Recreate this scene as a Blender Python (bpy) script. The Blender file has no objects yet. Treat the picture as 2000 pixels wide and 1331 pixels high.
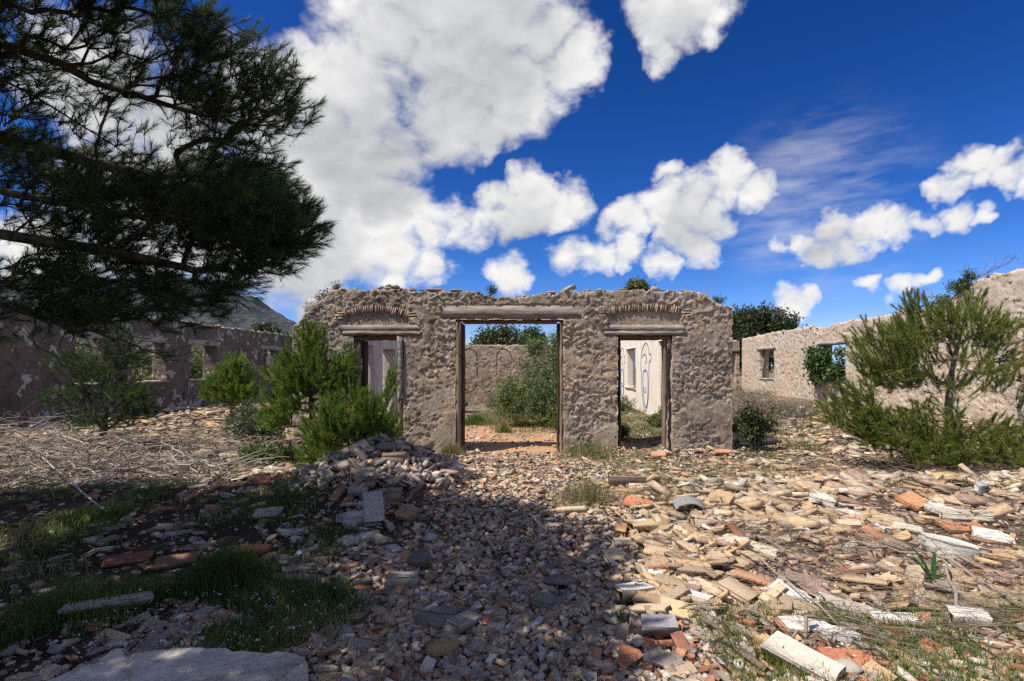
import bpy, math, random
import numpy as np
from mathutils import Vector, Matrix, Euler

RNG = np.random.default_rng(11)
random.seed(5)
SC = bpy.context.scene
COL = SC.collection

# ------------------------------------------------------------------ camera, sky, sun, exposure
EYE = 1.6
cam_d = bpy.data.cameras.new('camera')
cam = bpy.data.objects.new('camera', cam_d)
COL.objects.link(cam)
cam.location = (0, 0, EYE)
cam.rotation_euler = (math.radians(90), 0, 0)
cam_d.sensor_width = 36
cam_d.lens = 18
cam_d.shift_x = -0.020
cam_d.shift_y = 0.0262
cam_d.clip_end = 20000
SC.camera = cam

SUN_DIR = Vector((0.47, 0.23, -0.85)).normalized()      # the way the light travels
sun_d = bpy.data.lights.new('sun', 'SUN')
sun = bpy.data.objects.new('sun', sun_d)
COL.objects.link(sun)
sun.rotation_euler = SUN_DIR.to_track_quat('-Z', 'Y').to_euler()
sun_d.energy = 5.0
sun_d.angle = math.radians(0.5)
sun_d.color = (1.0, 0.93, 0.83)

SC.view_settings.view_transform = 'Standard'
SC.view_settings.look = 'None'
EXPO = 0.30
SC.view_settings.exposure = EXPO
SC.view_settings.gamma = 1
SC.view_settings.use_curve_mapping = False
SC.cycles.use_denoising = False
SC.render.filter_size = 1.2
SC.cycles.max_bounces = 6
SC.cycles.transparent_max_bounces = 8
SC.cycles.use_adaptive_sampling = True
SC.cycles.adaptive_threshold = 0.02


class NT:
    """small helper round a node tree"""
    def __init__(self, tree):
        self.t = tree
        tree.nodes.clear()

    def n(self, kind, **kw):
        nd = self.t.nodes.new(kind)
        for k, v in kw.items():
            if k == 'ins':
                for i, x in v.items():
                    if isinstance(x, bpy.types.NodeSocket):
                        self.t.links.new(x, nd.inputs[i])
                    else:
                        nd.inputs[i].default_value = x
            else:
                setattr(nd, k, v)
        return nd

    def math(self, op, a, b=None, c=None, clamp=False):
        ins = {0: a}
        if b is not None: ins[1] = b
        if c is not None: ins[2] = c
        return self.n('ShaderNodeMath', operation=op, use_clamp=clamp, ins=ins).outputs[0]

    def vec(self, op, a, b=None, out=0):
        ins = {0: a}
        if b is not None: ins[1] = b
        return self.n('ShaderNodeVectorMath', operation=op, ins=ins).outputs[out]

    def ramp(self, v, a, b, lo=0.0, hi=1.0, smooth=True):
        return self.n('ShaderNodeMapRange', interpolation_type='SMOOTHSTEP' if smooth else 'LINEAR',
                      ins={0: v, 1: a, 2: b, 3: lo, 4: hi}).outputs[0]

    def mix(self, f, a, b, mode='MIX'):
        nd = self.n('ShaderNodeMix', data_type='RGBA', blend_type=mode)
        nd.clamp_factor = True
        for i, x in ((0, f), (6, a), (7, b)):
            if isinstance(x, bpy.types.NodeSocket):
                self.t.links.new(x, nd.inputs[i])
            else:
                nd.inputs[i].default_value = (*x, 1) if i > 0 and len(x) == 3 else x
        return nd.outputs[2]

    def noise(self, vec, scale, detail=4, rough=0.55, dist=0.0, out=0):
        return self.n('ShaderNodeTexNoise', ins={'Vector': vec, 'Scale': scale, 'Detail': detail,
                      'Roughness': rough, 'Distortion': dist}).outputs[out]

    def link(self, a, b):
        self.t.links.new(a, b)


def px_dir(u, v):
    return Vector(((u - 1040) / 1000, 1.0, (718 - v) / 1000)).normalized()


def build_sky():
    w = bpy.data.worlds.new('World')
    SC.world = w
    w.use_nodes = True
    T = NT(w.node_tree)
    sky = T.n('ShaderNodeTexSky', sky_type='NISHITA')
    sky.sun_disc = False
    sky.sun_elevation = math.asin(-SUN_DIR.z)
    sky.sun_rotation = math.atan2(-SUN_DIR.x, -SUN_DIR.y)
    sky.altitude = 300
    sky.air_density = 1.0
    sky.dust_density = 0.0
    sky.ozone_density = 3.0
    # the deep blue of a dry spring sky
    rgb = T.n('ShaderNodeSeparateColor', ins={0: sky.outputs[0]})
    k = SKY * 2 ** EXPO
    chan = []
    for i, (x0, y0, g) in enumerate(((0.381, 0.254, 2.3), (0.509, 0.456, 1.66), (0.552, 0.791, 1.55))):
        x = T.math('MINIMUM', T.math('MULTIPLY', rgb.outputs[i], k / x0), 1.25)
        chan.append(T.math('MULTIPLY', T.math('POWER', x, g), y0 / k))
    blue = T.n('ShaderNodeCombineColor', ins={0: chan[0], 1: chan[1], 2: chan[2]}).outputs[0]
    d = T.n('ShaderNodeTexCoord').outputs['Generated']
    d = T.vec('NORMALIZE', d)
    # cumulus: round puffs (direction, angular radius) joined and eaten into by noise
    puffs = [
        # the big cloud
        (620, 150, 95), (760, 60, 150), (930, 60, 170), (1000, 175, 125), (700, 170, 110), (880, 190, 125),
        (955, 250, 58), (600, 250, 170), (700, 300, 140), (560, 340, 170), (735, 310, 62), (640, 400, 150),
        (720, 400, 95), (780, 420, 70), (830, 445, 60), (600, 500, 130), (700, 490, 90), (1110, 130, 75),
        (1060, 60, 70), (800, -60, 200), (980, -60, 170), (620, 580, 60), (760, 480, 80), (520, 200, 130),
        (840, 515, 48), (780, 530, 55), (480, 420, 190), (300, 420, 200), (180, 160, 170), (90, 520, 160), (350, 250, 130),
        # middle row
        (955, 405, 50), (1035, 392, 54), (1115, 395, 52), (1075, 405, 50), (1005, 435, 46), (1150, 388, 34), (925, 440, 44), (885, 430, 50),
        (990, 543, 48), (950, 525, 28), (1020, 553, 30),
        # cloud right of centre
        (1420, 345, 64), (1480, 352, 48), (1350, 378, 64), (1300, 405, 54), (1235, 430, 46), (1330, 440, 62), (1200, 440, 34),
        (1400, 430, 60), (1290, 335, 26), (1180, 502, 42), (1110, 512, 42), (1230, 498, 40), (1145, 505, 40), (1300, 515, 36), (1370, 470, 60),
        # top cloud
        (1260, 30, 70), (1330, 20, 80), (1290, 90, 45), (1390, 45, 36), (1350, -40, 110),
        # right clouds
        (1640, 448, 48), (1700, 446, 50), (1752, 448, 42), (1620, 488, 38), (1565, 467, 30), (1660, 485, 34), (1520, 472, 24), (1795, 442, 32), (1590, 478, 30),
        (1890, 320, 60), (1950, 320, 60), (1860, 375, 42), (1990, 345, 60), (1920, 360, 46), (2060, 330, 80),
        (1880, 440, 44), (1940, 430, 32), (1820, 445, 34), (1545, 585, 40), (1570, 588, 28),
        (1770, 550, 32), (1710, 548, 22), (1800, 543, 24), (680, 10, 34),
    ]
    # warp the direction a little so that no puff stays round
    w1 = T.vec('SUBTRACT', T.noise(d, 7.0, 1, 0.5, out=1), (0.5, 0.5, 0.5))
    w2 = T.vec('SUBTRACT', T.noise(d, 20.0, 3, 0.6, out=1), (0.5, 0.5, 0.5))
    dw = T.vec('ADD', d, T.vec('MULTIPLY', w1, (0.09, 0.09, 0.08)))
    dw = T.vec('NORMALIZE', T.vec('ADD', dw, T.vec('MULTIPLY', w2, (0.07, 0.07, 0.06))))
    def blobs(lst, grow_, q):
        acc = None
        for (u, v, r) in lst:
            c = px_dir(u, v)
            ang = min(c.angle(px_dir(u + r, v)), c.angle(px_dir(u, v + r)) * 1.15)
            dot = T.vec('DOT_PRODUCT', q, tuple(c), out=1)
            b = T.n('ShaderNodeMapRange', interpolation_type='LINEAR',
                    ins={0: dot, 1: math.cos(ang * grow_ * (1.12 if r < 60 else 1)), 2: 1.0, 3: 0.0, 4: min(1.0, 0.50 + r / 130)}).outputs[0]
            acc = b if acc is None else T.math('MAXIMUM', acc, b)
        return acc
    acc = blobs(puffs, 1.05, dw)
    # unseen cumulus out of the frame, its cover thickened to whiten the ambient light
    sep = T.n('ShaderNodeSeparateXYZ', ins={0: d})
    flat = T.vec('MULTIPLY', d, (1, 1, 1.5))
    far = T.noise(flat, 2.6, 2, 0.5)
    behind = T.ramp(sep.outputs[1], 0.55, 0.15)
    other = T.math('MULTIPLY', T.ramp(far, 0.45, 0.66), behind)
    acc = T.math('MAXIMUM', acc, other)

    def fluff(vec):
        big = T.noise(vec, 7.0, 2, 0.5)
        fine = T.noise(vec, 17.0, 10, 0.60, 0.3)
        return T.math('ADD', T.math('MULTIPLY', big, 0.55), T.math('MULTIPLY', fine, 0.75))
    up = T.vec('ADD', flat, tuple(Vector((-SUN_DIR.x, -SUN_DIR.y, -SUN_DIR.z * 1.5)) * 0.020))
    f0 = fluff(flat)
    f1 = fluff(up)
    dens = T.math('ADD', acc, T.math('MULTIPLY', T.math('SUBTRACT', f0, 0.65), 1.7))
    cover = T.ramp(dens, 0.05, 0.84)
    cover = T.math('MULTIPLY', cover, T.ramp(acc, 0.02, 0.16))
    # thin veil right of centre
    veil = T.noise(T.vec('MULTIPLY', d, (1.2, 1, 5.0)), 5.0, 6, 0.6)
    vc = px_dir(1600, 400)
    vd = T.n('ShaderNodeMapRange', interpolation_type='SMOOTHSTEP',
             ins={0: T.vec('DOT_PRODUCT', d, tuple(vc), out=1), 1: math.cos(0.19), 2: 1.0, 3: 0.0, 4: 1.0}).outputs[0]
    veil = T.math('MULTIPLY', T.math('MULTIPLY', T.ramp(veil, 0.35, 0.75), vd), 0.42)
    cover = T.math('MAXIMUM', cover, veil)
    # lit tops, grey bellies where the cloud is thick
    lit = T.math('MULTIPLY', T.math('SUBTRACT', f0, f1), 0.42)
    greys = [(800, 190, 130), (640, 300, 110), (950, 110, 130), (960, 275, 90), (730, 330, 90), (560, 440, 110), (610, 560, 90),
             (860, 80, 120), (1010, 440, 50), (1250, 60, 50), (1310, 60, 60), (1640, 480, 45), (1360, 430, 60), (300, 300, 200)]
    belly = T.math('MULTIPLY', T.ramp(blobs(greys, 1.5, dw), 0.0, 0.85), T.ramp(T.noise(flat, 4.0, 3, 0.45), 0.30, 0.62, 0.25, 1.0))
    behind_belly = T.math('MULTIPLY', T.ramp(other, 0.4, 1.0), 0.6)
    belly = T.math('MAXIMUM', belly, behind_belly)
    bright = T.math('SUBTRACT', T.math('ADD', lit, 0.93), T.math('MULTIPLY', belly, 0.30))
    bright = T.math('MINIMUM', T.math('MAXIMUM', bright, 0.40), 1.0)
    tint = T.mix(bright, (0.78, 0.86, 1.0), (1.0, 0.985, 0.965))
    sc_ = T.n('ShaderNodeVectorMath', operation='SCALE', ins={0: tint, 'Scale': T.math('MULTIPLY', bright, CLOUD)}).outputs[0]
    col = T.mix(cover, blue, sc_)
    bg = T.n('ShaderNodeBackground', ins={'Color': col, 'Strength': SKY})
    out = T.n('ShaderNodeOutputWorld')
    T.link(bg.outputs[0], out.inputs[0])


SKY = 0.075
CLOUD = 0.97 / 2 ** EXPO / SKY
build_sky()


# ------------------------------------------------------------------ numeric helpers
def hash01(*ints, seed=0):
    h = np.full(np.shape(ints[0]), (seed * 374761393 + 668265263) & 0xFFFFFFFF, dtype=np.uint32)
    for k in ints:
        h ^= np.asarray(k).astype(np.int64).astype(np.uint32) * np.uint32(2246822519)
        h = (h << np.uint32(13)) | (h >> np.uint32(19))
        h = h * np.uint32(2654435761) + np.uint32(374761393)
    h ^= h >> np.uint32(15); h *= np.uint32(2246822519)
    h ^= h >> np.uint32(13); h *= np.uint32(3266489917)
    h ^= h >> np.uint32(16)
    return h.astype(np.float64) / 4294967296.0


def vnoise(x, y, seed=0):
    xi, yi = np.floor(x), np.floor(y)
    fx, fy = x - xi, y - yi
    fx = fx * fx * fx * (fx * (fx * 6 - 15) + 10)
    fy = fy * fy * fy * (fy * (fy * 6 - 15) + 10)
    a = hash01(xi, yi, seed=seed); b = hash01(xi + 1, yi, seed=seed)
    c = hash01(xi, yi + 1, seed=seed); d = hash01(xi + 1, yi + 1, seed=seed)
    return (a + (b - a) * fx) * (1 - fy) + (c + (d - c) * fx) * fy


def fbm(x, y, octv=4, seed=0, gain=0.5):
    s, amp, tot = 0, 1.0, 0
    for o in range(octv):
        s = s + amp * vnoise(x * 2 ** o + 17.3 * o, y * 2 ** o + 9.1 * o, seed + o)
        tot += amp
        amp *= gain
    return s / tot


def worley(x, y, seed=0):
    xi, yi = np.floor(x), np.floor(y)
    f1 = np.full(np.shape(x), 9.0); f2 = f1.copy(); cid = np.zeros(np.shape(x))
    for dx in (-1, 0, 1):
        for dy in (-1, 0, 1):
            cx, cy = xi + dx, yi + dy
            px = cx + hash01(cx, cy, seed=seed); py = cy + hash01(cx, cy, seed=seed + 7)
            d = np.hypot(px - x, py - y)
            new = d < f1
            f2 = np.where(new, f1, np.minimum(f2, d))
            cid = np.where(new, hash01(cx, cy, seed=seed + 13), cid)
            f1 = np.where(new, d, f1)
    return f1, f2, cid


def facets(x, y, seed=0, tilt=1.0):
    """broken flat faces: every cell a small plane with its own height and slope"""
    xi, yi = np.floor(x), np.floor(y)
    f1 = np.full(np.shape(x), 9.0); h = np.zeros(np.shape(x))
    for dx in (-1, 0, 1):
        for dy in (-1, 0, 1):
            cx, cy = xi + dx, yi + dy
            ox = x - cx - hash01(cx, cy, seed=seed); oy = y - cy - hash01(cx, cy, seed=seed + 7)
            d = np.hypot(ox, oy)
            new = d < f1
            hh = (hash01(cx, cy, seed=seed + 13) - .5) + tilt * ((hash01(cx, cy, seed=seed + 17) - .5) * ox + (hash01(cx, cy, seed=seed + 19) - .5) * oy)
            h = np.where(new, hh, h); f1 = np.where(new, d, f1)
    return h


def sstep(x, a, b):
    t = np.clip((x - a) / (b - a), 0, 1)
    return t * t * (3 - 2 * t)


def terrain(x, y):
    x = np.asarray(x, float); y = np.asarray(y, float)
    z = 0.10 * (fbm(x * 0.45, y * 0.45, 3, 3) - 0.5) + 0.07 * (fbm(x * 1.7, y * 1.7, 3, 8) - 0.5)
    z = z + 0.25 * sstep(-x, 6.5, 11.0) + 0.22 * sstep(x, 6.0, 11.5) * sstep(y, 7, 11)
    z = z + 0.37 * np.exp(-((x + 1.95) / 0.72) ** 2 - ((y - 7.1) / 0.68) ** 2)
    z = z + 0.12 * np.exp(-((x + 2.6) / 1.9) ** 2 - ((y - 6.0) / 1.5) ** 2) + 0.22 * np.exp(-((x + 1.9) / 0.85) ** 2 - ((y - 6.2) / 0.9) ** 2)
    z = z + 0.13 * np.exp(-((y - 5.9) / 1.0) ** 2) * sstep(x, 0.7, 1.9)
    z = z + 0.10 * sstep(x, 3.0, 5.5) * np.exp(-((y - 5.2) / 1.5) ** 2)
    z = z - 0.05 * np.exp(-((x - 0.1) / 0.9) ** 2) * sstep(-y, -8.5, -4.0)
    z = z + 0.06 * np.exp(-((y - 9.4) / 0.35) ** 2) * sstep(x, 0.7, 1.3)
    inside = sstep(y, 9.75, 10.1) * sstep(x, -5, -4.2) * sstep(-x, -4.2, -3.4) * sstep(-y, -22, -21)
    z = z * (1 - 0.75 * inside) + 0.15 * inside * sstep(x, 1.5, 3.2) + 0.02 * inside
    z = z * sstep(-np.hypot(x, y), -60, -30)
    return z


GX0, GY0, GS = -14.0, 0.5, 0.05
_gx, _gy = np.meshgrid(np.arange(GX0, 14.01, GS), np.arange(GY0, 31.0, GS))
GRID_Z = terrain(_gx, _gy)


def gz(x, y):
    """height of the ground, read off a fine grid"""
    fx = min(max((x - GX0) / GS, 0), GRID_Z.shape[1] - 2); fy = min(max((y - GY0) / GS, 0), GRID_Z.shape[0] - 2)
    i, j = int(fx), int(fy); fx -= i; fy -= j
    g = GRID_Z
    return float((g[j, i] * (1 - fx) + g[j, i + 1] * fx) * (1 - fy) + (g[j + 1, i] * (1 - fx) + g[j + 1, i + 1] * fx) * fy)


def ground_hit(u, v):
    """where a line of sight meets the ground (used to take distances off the photograph once, as on a survey)"""
    dx, dz = (u - 1040) / 1000, (718 - v) / 1000
    ts = np.linspace(1.5, 28, 1600)
    h = EYE + dz * ts - terrain(dx * ts, ts)
    i = int(np.argmax(h < 0)) if (h < 0).any() else 1599
    t = ts[i]
    return dx * t, t, float(terrain(dx * t, t))


def mesh_np(name, V, F, mat=None, smooth=False, col=None, mat_idx=None):
    """V (n,3); F an (m,3) or (m,4) array, or a list of such arrays"""
    me = bpy.data.meshes.new(name)
    V = np.ascontiguousarray(V, dtype=np.float32)
    Fs = F if isinstance(F, list) else [F]
    Fs = [np.asarray(f, dtype=np.int32) for f in Fs if len(f)]
    loops = np.concatenate([f.ravel() for f in Fs])
    tot = np.concatenate([np.full(len(f), f.shape[1], np.int32) for f in Fs])
    start = np.concatenate([[0], np.cumsum(tot)[:-1]]).astype(np.int32)
    me.vertices.add(len(V)); me.vertices.foreach_set('co', V.ravel())
    me.loops.add(len(loops)); me.loops.foreach_set('vertex_index', loops)
    me.polygons.add(len(tot)); me.polygons.foreach_set('loop_start', start)
    me.polygons.foreach_set('loop_total', tot)
    if smooth:
        me.polygons.foreach_set('use_smooth', np.ones(len(tot), bool))
    mats = mat if isinstance(mat, (list, tuple)) else [mat]
    for m in mats:
        if m is not None:
            me.materials.append(m)
    if mat_idx is not None:
        me.polygons.foreach_set('material_index', np.asarray(mat_idx, np.int32))
    me.update(calc_edges=True)
    if col is not None:
        col = np.asarray(col, np.float32)
        if col.shape[1] == 3:
            col = np.concatenate([col, np.ones((len(col), 1), np.float32)], 1)
        at = me.color_attributes.new('Col', 'FLOAT_COLOR', 'POINT')
        at.data.foreach_set('color', np.ascontiguousarray(col).ravel())
    return me


def obj(name, me, parent=None, loc=None, rot=None, scale=None, color=None):
    o = bpy.data.objects.new(name, me)
    COL.objects.link(o)
    if parent is not None: o.parent = parent
    if loc is not None: o.location = loc
    if rot is not None: o.rotation_euler = rot
    if scale is not None: o.scale = scale
    if color is not None: o.color = (*color[:3], 1)
    return o


def tag(o, label, cat, group=None, kind=None):
    o['label'] = label; o['category'] = cat
    if group: o['group'] = group
    if kind: o['kind'] = kind
    return o


def setting(o, kind='structure'):
    o['kind'] = kind
    return o


def empty(name, loc, label, cat, group=None):
    o = obj(name, None, loc=loc)
    o.empty_display_size = 0.1
    return tag(o, label, cat, group, 'thing')


class MB:
    """collects simple solids and makes them one mesh"""
    def __init__(self):
        self.v, self.q, self.t, self.n = [], [], [], 0

    def add(self, V, Q=(), T=()):
        V = np.asarray(V, float).reshape(-1, 3)
        if len(Q): self.q.append(np.asarray(Q, int) + self.n)
        if len(T): self.t.append(np.asarray(T, int) + self.n)
        self.v.append(V); self.n += len(V)

    def box(self, x0, x1, y0, y1, z0, z1, jit=0.0):
        V = np.array([(x, y, z) for x in (x0, x1) for y in (y0, y1) for z in (z0, z1)], float)
        if jit: V += RNG.normal(0, jit, V.shape)
        self.add(V, [(0, 1, 3, 2), (4, 6, 7, 5), (0, 4, 5, 1), (2, 3, 7, 6), (0, 2, 6, 4), (1, 5, 7, 3)])

    def beam(self, x0, x1, y0, y1, z0, z1, seg=8, jit=0.006):
        """a long timber or stone beam with worn, uneven edges, running along x"""
        xs = np.linspace(x0, x1, seg + 1)
        ring = []
        for i, x in enumerate(xs):
            for (y, z) in ((y0, z0), (y0, (z0 + z1) / 2), (y0, z1), (y1, z1), (y1, z0)):
                ring.append((x + (RNG.normal(0, jit) if 0 < i < seg else RNG.normal(0, jit * 2)), y + RNG.normal(0, jit), z + RNG.normal(0, jit)))
        k = 5
        Q = [(i * k + j, i * k + (j + 1) % k, (i + 1) * k + (j + 1) % k, (i + 1) * k + j) for i in range(seg) for j in range(k)]
        T = []
        for b in (0, seg * k):
            T += [(b, b + 1, b + 2), (b, b + 2, b + 3), (b, b + 3, b + 4)]
        self.add(ring, Q, T)

    def mesh(self, name, mat, smooth=False):
        V = np.concatenate(self.v)
        F = []
        if self.q: F.append(np.concatenate(self.q))
        if self.t: F.append(np.concatenate(self.t))
        return mesh_np(name, V, F, mat, smooth)


def frame_of(D):
    """two unit vectors square to each row of D"""
    ref = np.where(np.abs(D[:, 2:3]) > 0.9, np.array([[1.0, 0, 0]]), np.array([[0, 0, 1.0]]))
    A = np.cross(D, ref); A /= np.linalg.norm(A, axis=1, keepdims=True) + 1e-9
    return A, np.cross(D, A)


def tubes(P0, P1, r0, r1, sides=3):
    D = P1 - P0
    D = D / (np.linalg.norm(D, axis=1, keepdims=True) + 1e-9)
    A, B = frame_of(D)
    n = len(P0)
    ang = np.arange(sides) * 2 * np.pi / sides
    ring = (A[:, None, :] * np.cos(ang)[None, :, None] + B[:, None, :] * np.sin(ang)[None, :, None])
    V0 = P0[:, None, :] + ring * np.asarray(r0)[:, None, None]
    V1 = P1[:, None, :] + ring * np.asarray(r1)[:, None, None]
    V = np.concatenate([V0, V1], 1).reshape(-1, 3)
    b = (np.arange(n) * 2 * sides)[:, None, None]
    j = np.arange(sides)
    q = np.stack([j, (j + 1) % sides, sides + (j + 1) % sides, sides + j], 1)[None]
    return V, (b + q).reshape(-1, 4)


# ------------------------------------------------------------------ materials
def new_mat(name):
    m = bpy.data.materials.new(name)
    m.use_nodes = True
    return m, NT(m.node_tree)


def finish(T, col, rough=0.9, bump=None, bstr=0.4, bdist=0.02, spec=0.25, trans=0.0, sheen=None):
    bs = T.n('ShaderNodeBsdfPrincipled', ins={'Base Color': col, 'Roughness': rough, 'Specular IOR Level': spec})
    if bump is not None:
        b = T.n('ShaderNodeBump', ins={'Strength': bstr, 'Distance': bdist, 'Height': bump})
        T.link(b.outputs[0], bs.inputs['Normal'])
    o = T.n('ShaderNodeOutputMaterial')
    if trans:
        tr = T.n('ShaderNodeBsdfTranslucent', ins={'Color': col})
        mx = T.n('ShaderNodeMixShader', ins={0: trans, 1: bs.outputs[0], 2: tr.outputs[0]})
        T.link(mx.outputs[0], o.inputs[0])
    else:
        T.link(bs.outputs[0], o.inputs[0])


def mat_masonry(name, dark, mid, light, warm, plaster=None, plaster_at=None, scale=1.0, warm_at=0.6, bstr=0.9):
    m, T = new_mat(name)
    p = T.n('ShaderNodeNewGeometry').outputs['Position']
    big = T.noise(p, 0.9 * scale, 5, 0.6)
    med = T.noise(p, 6.0 * scale, 5, 0.62)
    fine = T.noise(p, 42.0 * scale, 4, 0.65)
    vor = T.n('ShaderNodeTexVoronoi', ins={'Vector': T.vec('ADD', p, T.vec('SCALE', T.noise(p, 5, 2, out=1))), 'Scale': 9.0 * scale})
    c = T.mix(T.ramp(med, 0.32, 0.62), dark, mid)
    c = T.mix(T.ramp(T.math('ADD', T.math('MULTIPLY', fine, 0.6), T.math('MULTIPLY', big, 0.4)), 0.45, 0.66), c, light)
    stone = T.n('ShaderNodeSeparateColor', ins={0: vor.outputs['Color']}).outputs[0]
    wf = T.math('MULTIPLY', T.ramp(stone, 0.55, 0.75), T.ramp(big, warm_at - 0.12, warm_at + 0.08))
    c = T.mix(T.math('MULTIPLY', wf, 0.8), c, warm)
    # smooth grey patches of old render, and rusty run stains
    patch = T.ramp(T.noise(p, 1.7 * scale, 6, 0.68), 0.53, 0.60)
    c = T.mix(T.math('MULTIPLY', patch, 0.55), c, tuple(0.5 * (a_ + b_) for a_, b_ in zip(mid, light)))
    stain = T.ramp(T.noise(T.vec('MULTIPLY', p, (1.0, 1.0, 0.28)), 3.2 * scale, 5, 0.65), 0.55, 0.70)
    c = T.mix(T.math('MULTIPLY', stain, 0.42), c, tuple(0.55 * a_ for a_ in dark))
    if plaster is not None:
        z = T.n('ShaderNodeSeparateXYZ', ins={0: p}).outputs[2]
        f = T.ramp(T.math('ADD', T.noise(p, 2.6, 6, 0.66), T.math('MULTIPLY', T.ramp(z, plaster_at[0], plaster_at[1], 1, 0), plaster_at[2])), 0.56, 0.60)
        c = T.mix(f, c, plaster)
    speck = T.ramp(T.noise(p, 120.0 * scale, 2, 0.6), 0.3, 0.7, 0.72, 1.18)
    c = T.n('ShaderNodeVectorMath', operation='SCALE', ins={0: c, 'Scale': speck}).outputs[0]
    h = T.math('ADD', T.math('MULTIPLY', med, 0.5), T.math('MULTIPLY', fine, 0.5))
    finish(T, c, 0.95, h, bstr, 0.03, 0.1)
    return m


def mat_plain(name, c0, c1, scale=8.0, rough=0.9, stretch=(1, 1, 1), bstr=0.4, bdist=0.01, spec=0.15, lo=0.35, hi=0.65):
    m, T = new_mat(name)
    p = T.vec('MULTIPLY', T.n('ShaderNodeTexCoord').outputs['Object'], stretch)
    a = T.noise(p, scale, 6, 0.62)
    b = T.noise(p, scale * 9, 3, 0.6)
    c = T.mix(T.ramp(a, lo, hi), c0, c1)
    s = T.ramp(b, 0.3, 0.7, 0.78, 1.14)
    c = T.n('ShaderNodeVectorMath', operation='SCALE', ins={0: c, 'Scale': s}).outputs[0]
    finish(T, c, rough, T.math('ADD', a, T.math('MULTIPLY', b, 0.5)), bstr, bdist, spec)
    return m


def mat_rubble(name, per_object):
    """fired clay, stone and mortar pieces: the colour is the piece's own, with grain and old lime dust"""
    m, T = new_mat(name)
    geo = T.n('ShaderNodeNewGeometry')
    if per_object:
        info = T.n('ShaderNodeObjectInfo')
        base = info.outputs['Color']
        p = T.vec('ADD', T.n('ShaderNodeTexCoord').outputs['Object'], T.n('ShaderNodeCombineXYZ', ins={0: T.math('MULTIPLY', info.outputs['Random'], 50.0)}).outputs[0])
    else:
        base = T.n('ShaderNodeVertexColor', layer_name='Col').outputs[0]
        p = geo.outputs['Position']
    a = T.noise(p, 14.0, 4, 0.6)
    b = T.noise(p, 90.0, 3, 0.65)
    v = T.math('MULTIPLY', T.ramp(a, 0.3, 0.7, 0.72, 1.16), T.ramp(b, 0.3, 0.7, 0.84, 1.12))
    c = T.n('ShaderNodeVectorMath', operation='SCALE', ins={0: base, 'Scale': v}).outputs[0]
    dust = T.ramp(T.noise(p, 7.0, 5, 0.65), 0.52, 0.68)
    c = T.mix(T.math('MULTIPLY', dust, 0.28), c, (0.50, 0.43, 0.33))
    dirt = T.ramp(T.noise(p, 5.0, 5, 0.7), 0.58, 0.72)
    c = T.mix(T.math('MULTIPLY', dirt, 0.5), c, (0.10, 0.08, 0.06))
    finish(T, c, 0.92, T.math('ADD', a, T.math('MULTIPLY', b, 0.7)), 0.5, 0.008, 0.15)
    return m


def mat_leaf(name, trans=0.35, rough=0.55, spec=0.25):
    m, T = new_mat(name)
    c = T.n('ShaderNodeVertexColor', layer_name='Col').outputs[0]
    finish(T, c, rough, spec=spec, trans=trans)
    return m


def mat_ground():
    m, T = new_mat('soil')
    p = T.n('ShaderNodeNewGeometry').outputs['Position']
    xyz = T.n('ShaderNodeSeparateXYZ', ins={0: p})
    big = T.noise(p, 0.7, 5, 0.6); med = T.noise(p, 5.0, 5, 0.65); fine = T.noise(p, 38.0, 5, 0.7)
    c = T.mix(T.ramp(med, 0.35, 0.65), (0.065, 0.048, 0.036), (0.15, 0.11, 0.08))
    c = T.mix(T.ramp(fine, 0.52, 0.74), c, (0.26, 0.20, 0.15))
    shade_litter = T.math('MULTIPLY', T.ramp(xyz.outputs[0], -0.6, -2.2), T.math('MAXIMUM', T.ramp(xyz.outputs[1], 8.0, 6.2), T.math('MULTIPLY', T.ramp(xyz.outputs[0], -3.6, -4.8), T.ramp(xyz.outputs[1], 10.6, 9.4))))
    shade_litter = T.math('MULTIPLY', shade_litter, T.ramp(big, 0.3, 0.5, 0.55, 1.0))
    c = T.mix(T.math('MULTIPLY', shade_litter, 0.8), c, (0.036, 0.027, 0.019))  # shade painted into the soil at lower left; leaf litter under the brushwood
    # trodden reddish earth in and just before the doorway
    red = T.math('MULTIPLY', T.ramp(xyz.outputs[1], 8.4, 9.6), T.ramp(xyz.outputs[1], 16.5, 13.5))
    red = T.math('MULTIPLY', red, T.math('MULTIPLY', T.ramp(xyz.outputs[0], -3.0, -1.2), T.ramp(xyz.outputs[0], 2.4, 1.1)))
    red = T.math('MULTIPLY', red, T.ramp(T.math('ADD', big, T.math('MULTIPLY', med, 0.4)), 0.42, 0.68))
    c = T.mix(red, c, (0.56, 0.29, 0.15))
    pale = T.math('MULTIPLY', T.math('MULTIPLY', T.ramp(xyz.outputs[1], 5.6, 8.0), T.math('MAXIMUM', T.ramp(xyz.outputs[0], -4.5, -2.5), T.ramp(xyz.outputs[1], 9.5, 11.0))), T.ramp(T.math('ADD', med, T.math('MULTIPLY', fine, 0.4)), 0.55, 0.85))
    c = T.mix(T.math('MULTIPLY', pale, 0.7), c, (0.38, 0.30, 0.22))
    s = T.ramp(T.noise(p, 150.0, 2, 0.6), 0.3, 0.7, 0.7, 1.2)
    c = T.n('ShaderNodeVectorMath', operation='SCALE', ins={0: c, 'Scale': s}).outputs[0]
    finish(T, c, 0.97, T.math('ADD', med, T.math('MULTIPLY', fine, 0.8)), 0.9, 0.03, 0.05)
    return m


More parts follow.
